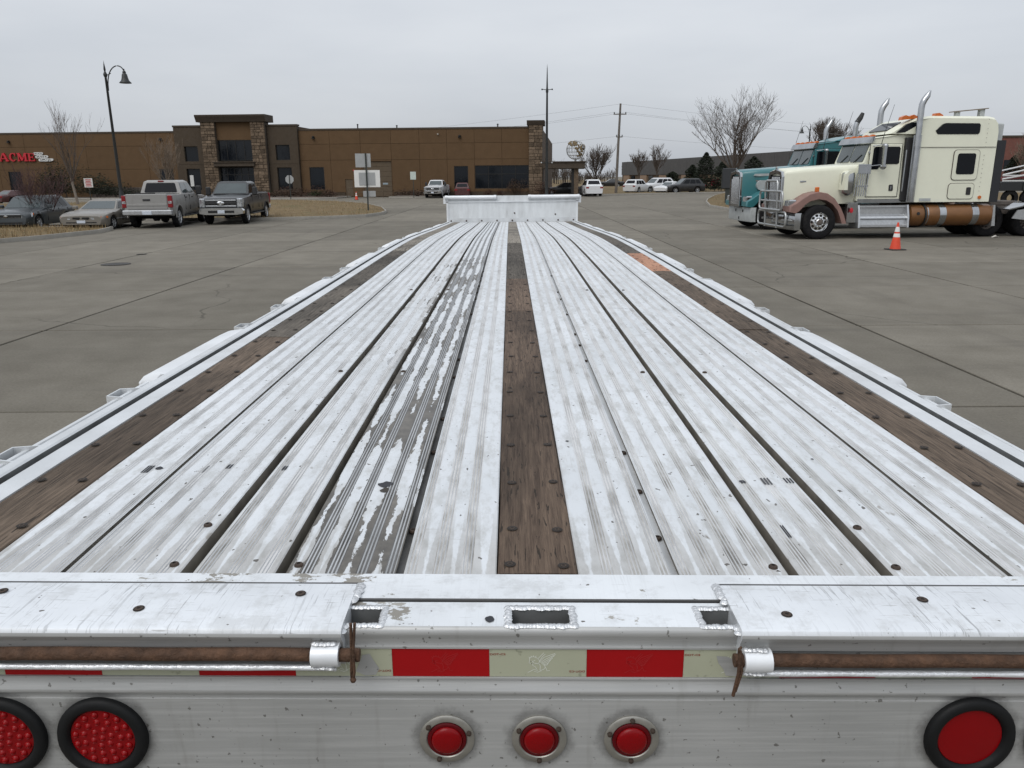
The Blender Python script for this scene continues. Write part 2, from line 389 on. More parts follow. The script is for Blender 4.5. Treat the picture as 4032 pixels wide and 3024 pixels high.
def plate_mat(name, base, k):
    t = NT(name); n1 = t.noise(4, 5, .6); col = t.ramp(n1, (.3, hsl(base, .9)), (.7, hsl(base, 1.06)))
    s1 = t.noise(30, 4, .6, t.mapv((5, .22, 1), rot=(0, 0, R(24)))); s2 = t.noise(42, 4, .6, t.mapv((6, .3, 1), rot=(0, 0, R(-20))))
    sc = t.math('MAXIMUM', t.sstep(s1, .575, .64), t.sstep(s2, .60, .66))
    msk = t.math('ADD', .18, t.math('MULTIPLY', t.sstep(t.noise(5, 4, .6, t.mapv(loc=(6, 2, 0))), .45, .68), .8)); col = t.mix(t.math('MULTIPLY', t.math('MULTIPLY', sc, .75 * k), msk), col, (.24, .245, .25))
    mo = t.noise(15, 6, .72); col = t.mix(t.math('MULTIPLY', t.sstep(mo, .48, .66), .45), col, (.44, .445, .44))
    s3 = t.noise(30, 4, .6, t.mapv((.5, 7, 1), rot=(0, 0, R(6)))); col = t.mix(t.math('MULTIPLY', t.sstep(s3, .62, .70), .6 * k), col, (.27, .265, .25))
    if k < .5:                                        # the white has flaked off the left half of the cross strip
        sx = t.n('ShaderNodeSeparateXYZ'); t.l(t.obj(), sx.inputs[0]); lx = t.math('MULTIPLY', t.sstep(sx.outputs[0], -.02, -.34), t.sstep(sx.outputs[0], -.95, -.70))
        fl = t.sstep(t.math('ADD', t.noise(12, 7, .7, t.mapv((.8, 1.4, 1), loc=(2.2, .4, 0))), t.math('MULTIPLY', lx, .13)), .66, .675); col = t.mix(t.math('MULTIPLY', fl, .9), col, (.20, .18, .145))
    chips = t.math('MULTIPLY', t.sstep(t.noise(9, 6, .7, t.mapv((.8, 1.6, 1), loc=(9, 0, 0))), .655, .67), .8)
    col = t.mix(chips, col, (.27, .245, .20)); sp = t.noise(55, 2, .5); col = t.mix(t.sstep(sp, .74, .77), col, (.10, .09, .08))
    t.inp('Base Color', col); t.inp('Roughness', t.ramp(n1, (.3, .3), (.7, .48))); t.inp('Metallic', .25); t.bump(s1, .15, .002); return t.mat
m_plate, m_strip = plate_mat('scratched_white_plate', (.69, .715, .74), 1.0), plate_mat('worn_white_cross_strip', (.70, .725, .745), .35)
def wood_mat(name, a, b, cscale):
    t = NT(name); rn = t.rnd()
    g = t.noise(5, 6, .65, t.mapv((26, 1.1, 8)), dist=.6); big = t.noise(1.3, 4, .6, t.mapv((1.5, .8, 1)))
    col = t.ramp(g, (.34, a), (.66, b)); col = t.mix(t.sstep(big, .42, .66), col, t.ramp(g, (.34, hsl(a, .55)), (.66, hsl(b, .55))))
    gf = t.noise(12, 5, .7, t.mapv((30, .9, 8), loc=(3, 0, 0))); col = t.mix(t.math('MULTIPLY', t.sstep(gf, .52, .66), .55), col, hsl(a, .45))
    crack = t.sstep(t.noise(6, 3, .5, t.mapv(cscale, loc=(2, 1, 0)), dist=.5), .635, .655)
    col = t.mix(t.math('MULTIPLY', crack, .85), col, (.022, .018, .014))
    col = t.mix(1.0, col, t.ramp(rn, (0, .72), (1, 1.15)), 'MULTIPLY')
    t.inp('Base Color', col); t.inp('Roughness', .82); t.b.inputs['Specular IOR Level'].default_value = .25
    t.bump(t.math('SUBTRACT', g, t.math('MULTIPLY', crack, .9)), .55, .006); return t.mat
m_wood = wood_mat('weathered_brown_oak', (.075, .055, .040), (.205, .155, .115), (30, 1.2, 1))
m_wood_c = wood_mat('checked_dark_brown_oak', (.066, .045, .033), (.165, .118, .085), (26, 2.4, 1))
m_wood_g = wood_mat('grey_weathered_oak', (.115, .102, .085), (.29, .262, .22), (20, .8, 1))
m_wood_gd = wood_mat('dark_grey_oak', (.062, .053, .044), (.165, .145, .12), (22, 1.0, 1))
m_wood_n = wood_mat('fresh_orange_plywood', (.34, .175, .11), (.43, .235, .155), (10, 2, 1))
m_rust = M_simple('rusty_steel', (.085, .045, .026), .8, .25, .5, 30, .5)
m_rust_d = M_simple('dark_rusty_bolt', (.055, .038, .028), .75, .3, .4, 40, .3)
m_hole = M_simple('painted_recess_shade', (.018, .014, .011), .9)
m_weld = M_simple('bright_weld', (.62, .63, .64), .3, .75, .12, 50, .3)
m_dull_shade = M_simple('dull_metal_and_rail_shade', (.14, .145, .145), .6, .2, .25, 14)

# -- deck boards: ribbed extrusions, one object each
def rib(feat, x, half=.0015, dep=.0014, mt=1):       # three fine grooves side by side
    feat.append((x - .0105, 0.0, mt))
    for d in (-.0070, 0, .0070): feat.append((x + d - half, -.0006, 3)); feat.append((x + d, dep, 3)); feat.append((x + d + half, -.0006, mt))
    feat.append((x + .0105, 0.0, 0))
def board(x0, x1, ribs, chan=None, mats=None, ys=None, lip=0.0, drop0=-.052, drop1=-.052):
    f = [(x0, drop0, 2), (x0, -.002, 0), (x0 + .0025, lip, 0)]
    items = sorted([(r, 'r') for r in ribs] + ([(chan[0], 'c')] if chan else []))
    for x, k in items:
        if k == 'r': rib(f, x)
        else: f += [(chan[0], 0.0, 1), (chan[0] + .0015, -.013, 1), (chan[1] - .0015, -.013, 1), (chan[1], 0.0, 0)]
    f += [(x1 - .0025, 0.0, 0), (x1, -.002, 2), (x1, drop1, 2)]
    pts = []                                          # add a point in the middle of every flat land
    for a, b in zip(f, f[1:]):
        pts.append((*a, 0.0))
        if a[2] == 0 and b[0] - a[0] > .012: pts.append(((a[0] + b[0]) / 2, 0.0, 0, 1.0))
    pts.append((*f[-1], 0.0))
    feats = [p[0] for p in pts if p[3] == 0.0]
    mb = MB(); Y = ys or YS
    mb.extrude_y([(p[0], p[1]) for p in pts], Y, mats=[p[2] for p in pts][:-1], warp=WP)
    n = len(pts)
    e = [(WP(p[0], Y[0], p[1])) for p in pts]          # cut end, seen as a thin dark line against the cross strip
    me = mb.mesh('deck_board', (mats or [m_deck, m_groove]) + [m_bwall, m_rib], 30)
    at = me.attributes.new('land', 'FLOAT', 'POINT')
    at.data.foreach_set('value', [pts[i % n][3] for i in range(len(me.vertices))])
    return inst('deck_board', me, trailer)
def split(ys, a, b): return [a] + [y for y in ys if a + .05 < y < b - .05] + [b]
for s in (1, -1):
    def mir(*v): return sorted(s * q for q in v)
    wetA = s < 0
    b = mir(.0745, .2385); board(b[0], b[1], mir(.129, .180, .2315))
    b = mir(.2605, .4565); board(b[0], b[1], mir(.2675, .319, .3725, .4195), mats=[m_wet, m_groove_d] if wetA else None)
    b = mir(.4755, .6245); J = 4.15
    board(b[0], b[1], mir(.4985, .5545, .6065), mats=[m_wet2, m_groove] if wetA else None, ys=split(YS, YR, J))
    board(b[0], b[1], mir(.4985, .5545, .6065), mats=[m_wet2, m_groove] if wetA else None, ys=split(YS, J + .003, YF))
    b = mir(.6475, .848); board(b[0], b[1], mir(.6815, .738, .790, .8425))
    b = mir(.8665, 1.0205); board(b[0], b[1], mir(.873, .926, .980))
    # the sunk flange between two boards carries their screws
    for c0, c1, z, mt in ((.2385, .2605, -.015, m_wet if wetA else m_deck), (.848, .8665, -.013, m_deck)):
        q = mir(c0, c1); mb = MB(); mb.extrude_y([(q[0], z), (q[1], z)], YS, warp=WP); mb.build('board_flange', m_groove_d if wetA and c0 < .3 else m_side, trailer)
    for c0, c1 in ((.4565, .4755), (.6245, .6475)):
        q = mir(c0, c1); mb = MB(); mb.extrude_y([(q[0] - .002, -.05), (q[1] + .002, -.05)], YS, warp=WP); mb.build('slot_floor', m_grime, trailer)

# -- wooden nailing strips, butted lengths
def plank(x0, x1, y0, y1, mt, z=.001):
    n = max(2, int((y1 - y0) / .3)); ys = [y0 + .002 + (y1 - y0 - .004) * i / n for i in range(n + 1)]; mb = MB(); c = .004
    rs = random.Random(int(y0 * 1000 + x0 * 77))
    dz = rs.uniform(-.003, .002)
    vs = [];
    def wob(y): return .0012 * math.sin(y * 13 + x0 * 9) + .001 * math.sin(y * 37)
    prof = [(x0, -.03), (x0, -c), (x0 + c, 0), ((x0 + x1) / 2, .0015), (x1 - c, 0), (x1, -c), (x1, -.03)]
    mb.extrude_y(prof, ys, warp=lambda x, y, zz: WP(x + (wob(y) if zz > -.02 else 0), y, zz + z + dz), caps=True)
    return mb.build('nailing_plank', mt, trailer, 30)
for x0, x1, L in ((-.0728, .0728, [(1.254, 4.05, m_wood_c), (4.05, 5.35, m_wood_c), (5.35, 8.3, m_wood_gd), (8.3, 15.4, m_wood_g)]),
                  (-1.167, -1.0225, [(1.254, 3.35, m_wood), (3.35, 5.0, m_wood_gd), (5.0, 7.4, m_wood_gd), (7.4, 11.2, m_wood_g), (11.2, 15.4, m_wood_g)]),
                  (1.0225, 1.167, [(1.254, 3.55, m_wood), (3.55, 5.8, m_wood), (5.8, 7.12, m_wood_n), (7.12, 10.3, m_wood_gd), (10.3, 15.4, m_wood_g)])):
    for y0, y1, mt in L: plank(x0, x1, y0, y1, mt)

# -- screws: a rusty button head on a flat dark ring, painted as the recess's shade
mb = MB(); mb.lathe([(.0108, .0001), (.0102, .0005), (.0060, .0004), (.0056, .0010), (.0030, .0012), (.0026, .0006), (0, .0006)], 14, mats=[1, 1, 1, 0, 1, 1]); scr_me = mb.mesh('deck_screw', [m_rust_d, m_hole], 40)
mb = MB(); mb.lathe([(.0085, -.001), (.0085, .0022), (.0068, .0042), (.0034, .0048), (.003, .0025), (0, .002)], 12, mats=[0, 0, 0, 1, 1]); btn_me = mb.mesh('flange_screw', [m_rust_d, m_hole], 40)
SY = [1.279, 1.435, 1.675, 1.93] + [1.93 + .262 * i for i in range(1, 34)]
rs = random.Random(3)
for i, y in enumerate(SY):
    if y > 8.2: break
    for xc in (-1.095, 0, 1.095):
        for d in (-.0475, .049):
            if rs.random() < .06: continue
            p = WP(xc + d + rs.uniform(-.004, .004), y + rs.uniform(-.008, .008), .0032); inst('deck_screw', scr_me, trailer, p, (0, 0, rs.uniform(0, 6)))
    for xc in (-.857, -.249, .249, .857):
        if y > 6.6 or (i > 0 and rs.random() < .42) or i == 0: continue
        p = WP(xc, y + rs.uniform(-.02, .02), -.012); inst('flange_screw', btn_me, trailer, p, (0, 0, rs.uniform(0, 6)))
    for xc in (-.439, .436, .663, -.668):
        if i in (0, 6, 14) or (i == 1 and abs(xc) > .5):
            inst('flange_screw', btn_me, trailer, WP(xc, y + .012 if i else 1.283, .0005), (0, 0, 1))
for x, y in ((-.467, 1.41), (-.467, 1.66), (-.467, 1.95), (-.467, 2.2), (-.636, 1.42), (-.636, 1.67), (-.636, 1.9), (.466, 1.44), (.466, 1.69), (.636, 1.45), (.636, 1.7), (-.467, 2.5), (-.467, 2.8), (.466, 2.6)):
    inst('flange_screw', btn_me, trailer, WP(x, y, -.047), (0, 0, 2))

# -- dark marks and flakes lying on the boards
m_tar = M_simple('black_tar_mark', (.02, .021, .026), .7)
def flake(x, y, w, l, n=9, seed=0, mt=m_tar):
    r_ = random.Random(seed); mb = MB()
    mb.add([WP(x + w * (.6 + .4 * r_.random()) * math.cos(a), y + l * (.6 + .4 * r_.random()) * math.sin(a), .0012) for a in [2 * math.pi * k / n for k in range(n)]], [tuple(range(n))]); mb.build('tar_mark', mt, trailer)
def strokes(x, y, w, l, n):
    mb = MB()
    for k in range(n):
        xx = x + (k - (n - 1) / 2) * w * 1.5; mb.add([WP(xx - w / 2, y, .0012), WP(xx + w / 2, y + .004, .0012), WP(xx + w / 2, y + l, .0012), WP(xx - w / 2, y + l - .006, .0012)], [(0, 1, 2, 3)])
    mb.build('tar_mark', m_tar, trailer)
flake(-.337, 1.665, .022, .02, 11, 1); flake(-.335, 1.63, .012, .018, 8, 5, m_grime); flake(-.905, 1.76, .011, .014, 7, 2)
strokes(-.93, 1.73, .004, .05, 3); strokes(-.738, 1.76, .005, .03, 2); strokes(-.79, 1.73, .003, .05, 1); strokes(-.60, 1.75, .004, .03, 2)
flake(.497, 1.69, .012, .012, 7, 3); strokes(.555, 1.67, .005, .045, 3); strokes(.609, 1.68, .005, .035, 3); strokes(.51, 1.40, .003, .06, 2); flake(.72, 1.84, .005, .006, 6, 4); flake(.105, 1.97, .006, .006, 6, 6)

# -- side rails, rub rails, stake pockets and the bevelled winch tracks
for s in (1, -1):
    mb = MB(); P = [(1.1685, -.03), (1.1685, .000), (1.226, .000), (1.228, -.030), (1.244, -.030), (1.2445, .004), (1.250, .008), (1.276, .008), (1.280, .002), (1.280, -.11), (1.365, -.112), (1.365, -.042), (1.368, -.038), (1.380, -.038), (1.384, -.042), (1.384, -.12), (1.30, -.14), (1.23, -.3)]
    mb.extrude_y([(s * x, z) for x, z in P], YS, mats=[0, 0, 1, 1, 1, 0, 0, 0, 1, 1, 1, 0, 0, 0, 1, 1, 1], warp=WP); mb.build('side_rail', [m_side, m_dull_shade], trailer, 30)  # groove and gap faces get a darker colour that paints in their shade
    mp_, mt_ = MB(), MB()
    for k in range(8):
        for y0 in (1.86, 2.46):
            y0 += 1.84 * k - (.06 if s > 0 else 0); y1 = y0 + .155
            if y1 > 15.3: continue
            mb = MB()
            for (a, b, c, d) in ((1.282, 1.288, y0, y1), (1.403, 1.408, y0 + .03, y1 - .03)):
                mb.add([WP(s * x, y, z) for z in (-.115, -.028) for x, y in ((a, c), (b, c), (b, d), (a, d))], [(0, 1, 5, 4), (1, 2, 6, 5), (2, 3, 7, 6), (3, 0, 4, 7), (4, 5, 6, 7)])
            for (ya, yb) in ((y0, y0 + .03), (y1, y1 - .03)):
                e = .006 if ya == y0 else -.006
                mb.add([WP(s * x, y, z) for z in (-.115, -.028) for x, y in ((1.285, ya), (1.408, yb), (1.408, yb + e), (1.285, ya + e))], [(0, 1, 5, 4), (1, 2, 6, 5), (2, 3, 7, 6), (3, 0, 4, 7), (4, 5, 6, 7)])
            mb.add([WP(s * x, y, -.10) for x, y in ((1.286, y0), (1.404, y0 + .03), (1.404, y1 - .03), (1.286, y1))], [(0, 1, 2, 3)], 1)
            mb.build('stake_pocket', [m_side, m_void], trailer, 30)
        y0, y1 = 2.70 + 1.84 * k, 3.56 + 1.84 * k
        if y1 < 15.3:
            mb = MB(); rr = []
            for y, q in ((y0, .45), (y0 + .03, .9), (y0 + .05, 1), (y1 - .05, 1), (y1 - .03, .9), (y1, .45)):
                rr.append([WP(s * (1.281 + (x - 1.281) * q), y, z) for x, z in ((1.281, -.10), (1.281, -.004), (1.355, -.006), (1.400, -.026), (1.422, -.050), (1.422, -.10))])
            mb.rings(rr); mb.build('winch_track', m_alu, trailer, 30)

# -- front bulkhead
mb = MB(); bw = 1.285; yb = 15.44
def BP(x, y, z): return WP(x, y, z + .004 * x)
def bbox(mb, x0, x1, y0, y1, z0, z1, mat=0):
    mb.hexa([BP(x0, y0, z0), BP(x1, y0, z0), BP(x1, y1, z0), BP(x0, y1, z0), BP(x0, y0, z1), BP(x1, y0, z1), BP(x1, y1, z1), BP(x0, y1, z1)], mat)
t = NT('streaked_bulkhead'); a = t.noise(5, 5, .6, t.mapv((2.2, 1, .5))); c = t.ramp(a, (.35, (.66, .685, .70)), (.62, (.56, .58, .59)), (.75, (.44, .45, .45)))
t.inp('Base Color', c); t.inp('Roughness', .45); t.inp('Metallic', .2); m_bulk = t.mat
bbox(mb, -bw, bw, yb, yb + .04, .075, .385); bh = mb.build('bulkhead', m_bulk, trailer)
mb = MB(); bbox(mb, -bw, bw, yb + .012, yb + .05, .395, .505); mb.build('bulkhead_top_panel', m_bulk, trailer)
mb = MB(); bbox(mb, -bw, bw, yb - .02, yb + .04, .383, .399); mb.build('bulkhead_ledge', m_alu, trailer)
mb = MB(); bbox(mb, -bw + .02, bw - .02, yb - .012, yb, -.002, .078); mb.build('bulkhead_flange', m_side, trailer)
for s in (-1, 1):
    mb = MB(); xx = sorted((s * bw, s * (bw - .035))); bbox(mb, xx[0], xx[1], yb - .02, yb, .0, .50); mb.build('bulkhead_edge_trim', m_alu, trailer)
    xa, xb = sorted((s * .335, s * 1.285)); mb = MB(); mb.tube([BP(xa, yb - .022, .475), BP(xb, yb - .022, .475)], .038, 14); mb.build('bulkhead_tube', m_alu, trailer)
    for xe in (xa, xb): mb = MB(); mb.tube([BP(xe - .025, yb - .022, .475), BP(xe + .025, yb - .022, .475)], .043, 14); mb.build('tube_collar', m_plate, trailer)
    mb = MB(); bbox(mb, *sorted((s * 1.29, s * 1.345)), yb, yb + .07, .36, .50); mb.build('bulkhead_corner_bracket', m_alu, trailer)
mb = MB(); mb.lathe([(.016, 0), (.016, .006), (.008, .012), (0, .012)], 8, M=TM(rx=R(90))); bolt_me = mb.mesh('bulkhead_bolt', m_rust_d, 40)
for k in range(9): inst('bulkhead_bolt', bolt_me, trailer, BP(-1.2 + .3 * k, yb - .012, .03))
for x, z in ((.045, .17), (.845, .14)): inst('bulkhead_bolt', bolt_me, trailer, BP(x, yb - .001, z))

# -- rear cross member
XS = [-1.40 + 2.8 * i / 28 for i in range(29)]
mb = MB(); mb.extrude_x([(YR - .0025, -.05), (YR - .0025, .0015), (YR - .004, .003), (1.167, .003), (1.165, .001), (1.1645, -.006)], XS, mats=[0, 0, 0, 1, 1], warp=WP); mb.build('rear_cross_strip', [m_strip, m_void], trailer, 30)
mb = MB()                                             # edge of the top, with three openings for stake pockets
HX = [(-.3175, -.262), (-.047, .0475), (.265, .318)]
xb = sorted({-1.40, 1.40, -.8, .8, *[q for h in HX for q in h]}); yb_ = [1.1600, 1.139, 1.093, 1.089]
for xa, xc in zip(xb, xb[1:]):
    for ya, yc in zip(yb_, yb_[1:]):
        if ya == 1.139 and any(abs(xa - h[0]) < 1e-6 for h in HX): continue
        mb.add([WP(xa, yc, 0), WP(xc, yc, 0), WP(xc, ya, 0), WP(xa, ya, 0)], [(0, 1, 2, 3)])
mb.extrude_x([(1.1645, -.006), (1.1612, -.006), (1.1600, 0)], XS, mat=1, warp=WP); mb.build('rear_top_plate', [m_strip, m_void], trailer, 30)
for a, b in HX:
    mb = MB(); mb.add([WP(x, y, z) for z in (.0, -.11) for x, y in ((a, 1.093), (b, 1.093), (b, 1.139), (a, 1.139))], [(0, 1, 5, 4), (1, 2, 6, 5), (2, 3, 7, 6), (3, 0, 4, 7), (4, 5, 6, 7)]); mb.build('rear_stake_pocket', m_dull_shade, trailer)
mb = MB(); FP = [(1.089, 0), (1.0855, -.0015), (1.083, -.005), (1.0822, -.010), (1.0825, -.014), (1.085, -.019), (1.0865, -.033), (1.0815, -.0335), (1.0815, -.0365), (1.0850, -.0372), (1.0850, -.0895), (1.0815, -.0902), (1.0815, -.0932), (1.0835, -.0940), (1.0825, -.104), (1.0775, -.111), (1.0768, -.116), (1.0800, -.121), (1.0838, -.1245), (1.0838, -.131), (1.0818, -.1318), (1.0818, -.50), (1.10, -.50)]
mb.extrude_x(FP, XS, warp=WP); mb.build('rear_face', m_rear, trailer, 50)
def wbox(mb, x0, x1, y0, y1, z0, z1, mat=0):
    mb.hexa([WP(x0, y0, z0), WP(x1, y0, z0), WP(x1, y1, z0), WP(x0, y1, z0), WP(x0, y0, z1), WP(x1, y0, z1), WP(x1, y1, z1), WP(x0, y1, z1)], mat)
def weld(pts, r, seed, step=.0045):                   # a row of overlapping blobs
    rw = random.Random(seed); mb = MB()
    for a, b in zip(pts, pts[1:]):
        a, b = Vector(a), Vector(b); n = max(1, int((b - a).length / step))
        for i in range(n):
            q = a + (b - a) * (i / n); q += Vector((rw.uniform(-1, 1), rw.uniform(-1, 1), 0)) * r * .18
            mb.ball(WP(*q), (r * rw.uniform(.85, 1.2), r * rw.uniform(.85, 1.2), r * .5), 8)
    return mb.build('weld_bead', m_weld, trailer, 60)
weld([(-.053, 1.090, 0), (.0535, 1.090, 0), (.0535, 1.143, 0), (-.053, 1.143, 0), (-.053, 1.090, 0)], .0065, 1)
weld([(-.312, 1.090, 0), (-.257, 1.090, 0), (-.257, 1.143, 0), (-.315, 1.143, 0)], .006, 2); weld([(.315, 1.090, 0), (.26, 1.090, 0), (.26, 1.143, 0), (.318, 1.143, 0)], .006, 3)
# -- the two raised bumper plates with their hinge rods
m_lip = M_simple('bright_scuffed_edge', (.74, .76, .78), .3, .4, .1, 20, .3)
for s in (-1, 1):
    xs = [s * (.3145 + (1.40 - .3145) * i / 14) for i in range(15)]
    if s < 0: xs = xs[::-1]
    mb = MB(); P = [(1.2175, .0034), (1.2105, .0034), (1.2100, .0050), (1.160, .0105), (1.070, .0105), (1.0645, .0085), (1.0610, .003), (1.0605, -.003), (1.0640, -.010), (1.0680, -.016), (1.0700, -.030), (1.0780, -.033), (1.0780, -.062)]
    mb.extrude_x(P, xs, mats=[2, 0, 0, 0, 0, 0, 1, 1, 1, 1, 1, 1], warp=WP); e = s * .3145
    mb.add([WP(e, y, z) for y, z in P] + [WP(e, 1.21, -.03)], [tuple(range(len(P) + 1))], 0); mb.build('bumper_plate', [m_plate, m_rear, m_void], trailer, 30)
    up = .0085 if s < 0 else .001
    mb = MB(); xl = sorted((s * .325, s * 1.4)); n = 14; mb.tube([WP(xl[0] + (xl[1] - xl[0]) * i / n, 1.0625, -.0665 + up) for i in range(n + 1)], [.0052 * (1 + .12 * math.sin(i * 2.3)) for i in range(n + 1)], 8); mb.build('lower_lip', m_lip, trailer, 60)
    mb = MB(); wbox(mb, *xl, 1.063, 1.082, -.070 + up, -.063 + up); mb.build('lip_web', m_rear, trailer)
    mb = MB(); xl = sorted((s * (.287 if s < 0 else .304), s * 1.4)); mb.tube([WP(xl[0] + (xl[1] - xl[0]) * i / 24, 1.0600, -.0415 + up + .0006 * math.sin(i)) for i in range(25)], .0105, 14); mb.build('hinge_rod', m_rust, trailer, 60)
    c0, c1 = sorted((s * .318, s * .361)); mb = MB(); prof = [(.0115, 0), (.0185, 0), (.0185, c1 - c0), (.0115, c1 - c0), (.0115, 0)]
    q = WP(c0, 1.0600, -.0415 + up); mb.lathe(prof, 22, M=TM(q, ry=R(90))); mb.build('rod_collar', m_alu, trailer, 40)
    weld([(c0 + .004, 1.058, -.021 + up), (c1 - .004, 1.058, -.021 + up)], .006, 7 + s, .005); weld([(c0 + .004, 1.056, -.061 + up), (c1 - .006, 1.056, -.061 + up)], .0075, 9 + s, .006)
    weld([(s * .311, 1.207, .004), (s * .3115, 1.18, .006), (s * .313, 1.146, .006)], .0085, 11 + s, .006); weld([(s * .314, 1.085, .0), (s * .313, 1.068, -.004)], .007, 13 + s, .006)
    px = s * .296 if s < 0 else .3115                # split pin through the rod's end
    mb = MB()
    if s < 0: mb.tube([WP(px, 1.052, .028), WP(px - .001, 1.049, -.020), WP(px - .003, 1.049, -.055), WP(px - .004, 1.053, -.072)], .0026, 7); mb.tube([WP(px + .006, 1.053, .028), WP(px + .002, 1.047, -.02), WP(px + .002, 1.046, -.055), WP(px - .002, 1.050, -.075)], .0024, 7); mb.ball(WP(px - .001, 1.048, -.07), .005, 8)
    else: mb.tube([WP(px - .002, 1.05, -.016), WP(px - .003, 1.046, -.030), WP(px - .003, 1.047, -.055), WP(px - .008, 1.05, -.098)], .0028, 7); mb.tube([WP(px - .003, 1.052, -.02), WP(px + .002, 1.046, -.05), WP(px - .005, 1.05, -.09)], .0024, 7); mb.tube([WP(px - .004, 1.05, -.02), WP(px - .0055, 1.047, -.012), WP(px - .001, 1.05, -.01)], .0022, 6)
    mb.build('cotter_pin', m_rust, trailer, 60)
def deck_at(px, py, z):                              # where a spot seen in the photograph lies on the bed
    d = ray(px, py); t = (CAM_H - .695 + z - CAM_H) / d.z
    for _ in range(4):
        p = d * t; x, y = p.x - .044, p.y; t = (zdeck(y) + z + twist(y) * x - CAM_H) / d.z
    p = d * t; return p.x - .044 + .0013 * (p.y - 1.27), p.y
mb = MB(); mb.lathe([(.0092, .0004), (.0086, .0012), (.008, .0006), (.0068, .0014), (.003, .0016), (.0024, .0005), (0, .0005)], 14, mats=[1, 0, 1, 0, 1, 1]); cs_me = mb.mesh('plate_screw', [m_rust_d, m_hole], 40)
for px, py in ((1184, 2338), (547, 2397), (10, 2328), (3098, 2420), (3632, 2362)):
    x, y = deck_at(px, py, .0105); inst('plate_screw', cs_me, trailer, WP(x, y, .0108), (0, 0, .4))
x, y = deck_at(1928, 2440, 0); flake(x, y, .010, .012, 8, 9)
# -- reflective tape along the rear face
def tape_mat(name, col, dk):
    t = NT(name); c = t.mix(t.math('MULTIPLY', t.sstep(t.noise(70, 2, .5), .62, .72), dk), col, hsl(col, .55)); h = t.vor(650)
    t.inp('Base Color', t.mix(t.math('MULTIPLY', t.sstep(t.noise(6, 4), .5, .8), .25), c, hsl(col, .7))); t.inp('Roughness', .5); t.b.inputs['Specular IOR Level'].default_value = .25; return t.mat
m_red, m_wht = tape_mat('red_reflective_tape', (.30, .002, .004), .15), tape_mat('pale_reflective_tape', (.36, .37, .275), .7)
m_ink_r, m_ink_w, m_ink_dr = M_simple('tape_print_red', (.22, .05, .03), .5), M_simple('tape_print_white', (.62, .64, .58), .4), M_simple('tape_print_dark_red', (.33, .010, .012), .5)
def text(name, s, size, mt, M, parent, ext=.0, off=0.0, align='CENTER', sx=1.0):
    cu = bpy.data.curves.new(name, 'FONT'); cu.body = s; cu.size = size; cu.extrude = ext; cu.offset = off; cu.align_x = align; cu.align_y = 'CENTER'
    cu.materials.append(mt); o = bpy.data.objects.new(name, cu); COL.objects.link(o)
    me = bpy.data.meshes.new_from_object(o.evaluated_get(bpy.context.evaluated_depsgraph_get())); bpy.data.objects.remove(o)
    if not me.materials: me.materials.append(mt)
    o = bpy.data.objects.new(name, me); COL.objects.link(o); o.parent = parent; o.matrix_local = M @ Matrix.Diagonal((sx, 1, 1, 1)); return o
GRIF = [  # the winged beast printed on the tape, as pen strokes (x right, y up)
 [(-.30, .20), (-.24, .30), (-.12, .33), (0, .30), (.10, .24)], [(-.30, .20), (-.28, .08), (-.16, .06), (-.02, .12)], [(-.28, .08), (-.32, -.02), (-.22, -.06), (-.14, -.03)],
 [(-.16, .06), (-.08, -.02), (.06, -.05), (.20, -.08)], [(-.14, -.05), (-.12, -.18), (-.02, -.22), (.06, -.36), (-.10, -.40), (-.30, -.52), (-.38, -.55)], [(.06, -.36), (.12, -.44), (-.08, -.50), (.10, -.54), (.30, -.46)],
 [(.20, -.08), (.24, -.22), (.22, -.42)], [(.44, -.12), (.48, -.26), (.40, -.38), (.22, -.44)], [(.48, -.26), (.54, -.36), (.56, -.46), (.70, -.44)], [(.16, -.04), (.20, .10), (.12, .22), (.40, .55)], [(.20, .10), (.34, .34), (.48, .48)],
 [(.20, .04), (.42, .30), (.96, .52)], [(.24, .0), (.50, .20), (.98, .46)], [(.28, -.04), (.56, .12), (.92, .38)], [(.32, -.08), (.58, .04), (.84, .26)], [(.36, -.12), (.58, -.06), (.74, .14)], [(.40, -.14), (.56, -.14), (.64, .0)], [(-.28, .25), (-.32, .32)], [(-.20, .31), (-.22, .38)], [(-.10, .33), (-.10, .40)], [(0, .30), (.03, .38)]]
def griffin(parent, cx, cz, k, mt):
    mb = MB()
    for st in GRIF: mb.tube([(cx + x * k, 0, cz + y * k) for x, y in st], .00042, 4)
    vs = [WP(x, 1.0834 + (y * .2), z) for x, y, z in mb.v]; mb.v = vs; return mb.build('griffin_print', mt, parent)
x = -.2405 - .157 * 8; k = 0
while x < 1.4:
    xa, xb2 = max(x, -1.4), min(x + .157, 1.4)
    if xb2 > xa:
        mb = MB(); n = 3; mb.extrude_x([(1.0852, -.0380), (1.0838, -.0384), (1.0838, -.0888), (1.0852, -.0892)], [xa + .0002 + (xb2 - xa - .0004) * i / n for i in range(n + 1)], warp=WP)
        seg = mb.build('tape_segment', m_red if k % 2 == 0 else m_wht, trailer)
        if abs(x + .0785) < .35:
            griffin(seg, x + .0745, -.0625, .033, m_ink_dr if k % 2 == 0 else m_ink_w)
            if k % 2:
                q = WP(x + .0135, 1.0834, -.0475); text('tape_lettering', 'DOT-C2', .0046, m_ink_r, TM(q, rx=R(90)), seg, .0001, .0001, sx=1.5)
                q = WP(x + .142, 1.0834, -.0785); text('tape_lettering', 'DOT-C2', .0046, m_ink_r, TM(q, rx=R(90)) @ Matrix.Rotation(R(180), 4, 'Z'), seg, .0001, .0001, sx=1.5)
    x += .157; k += 1
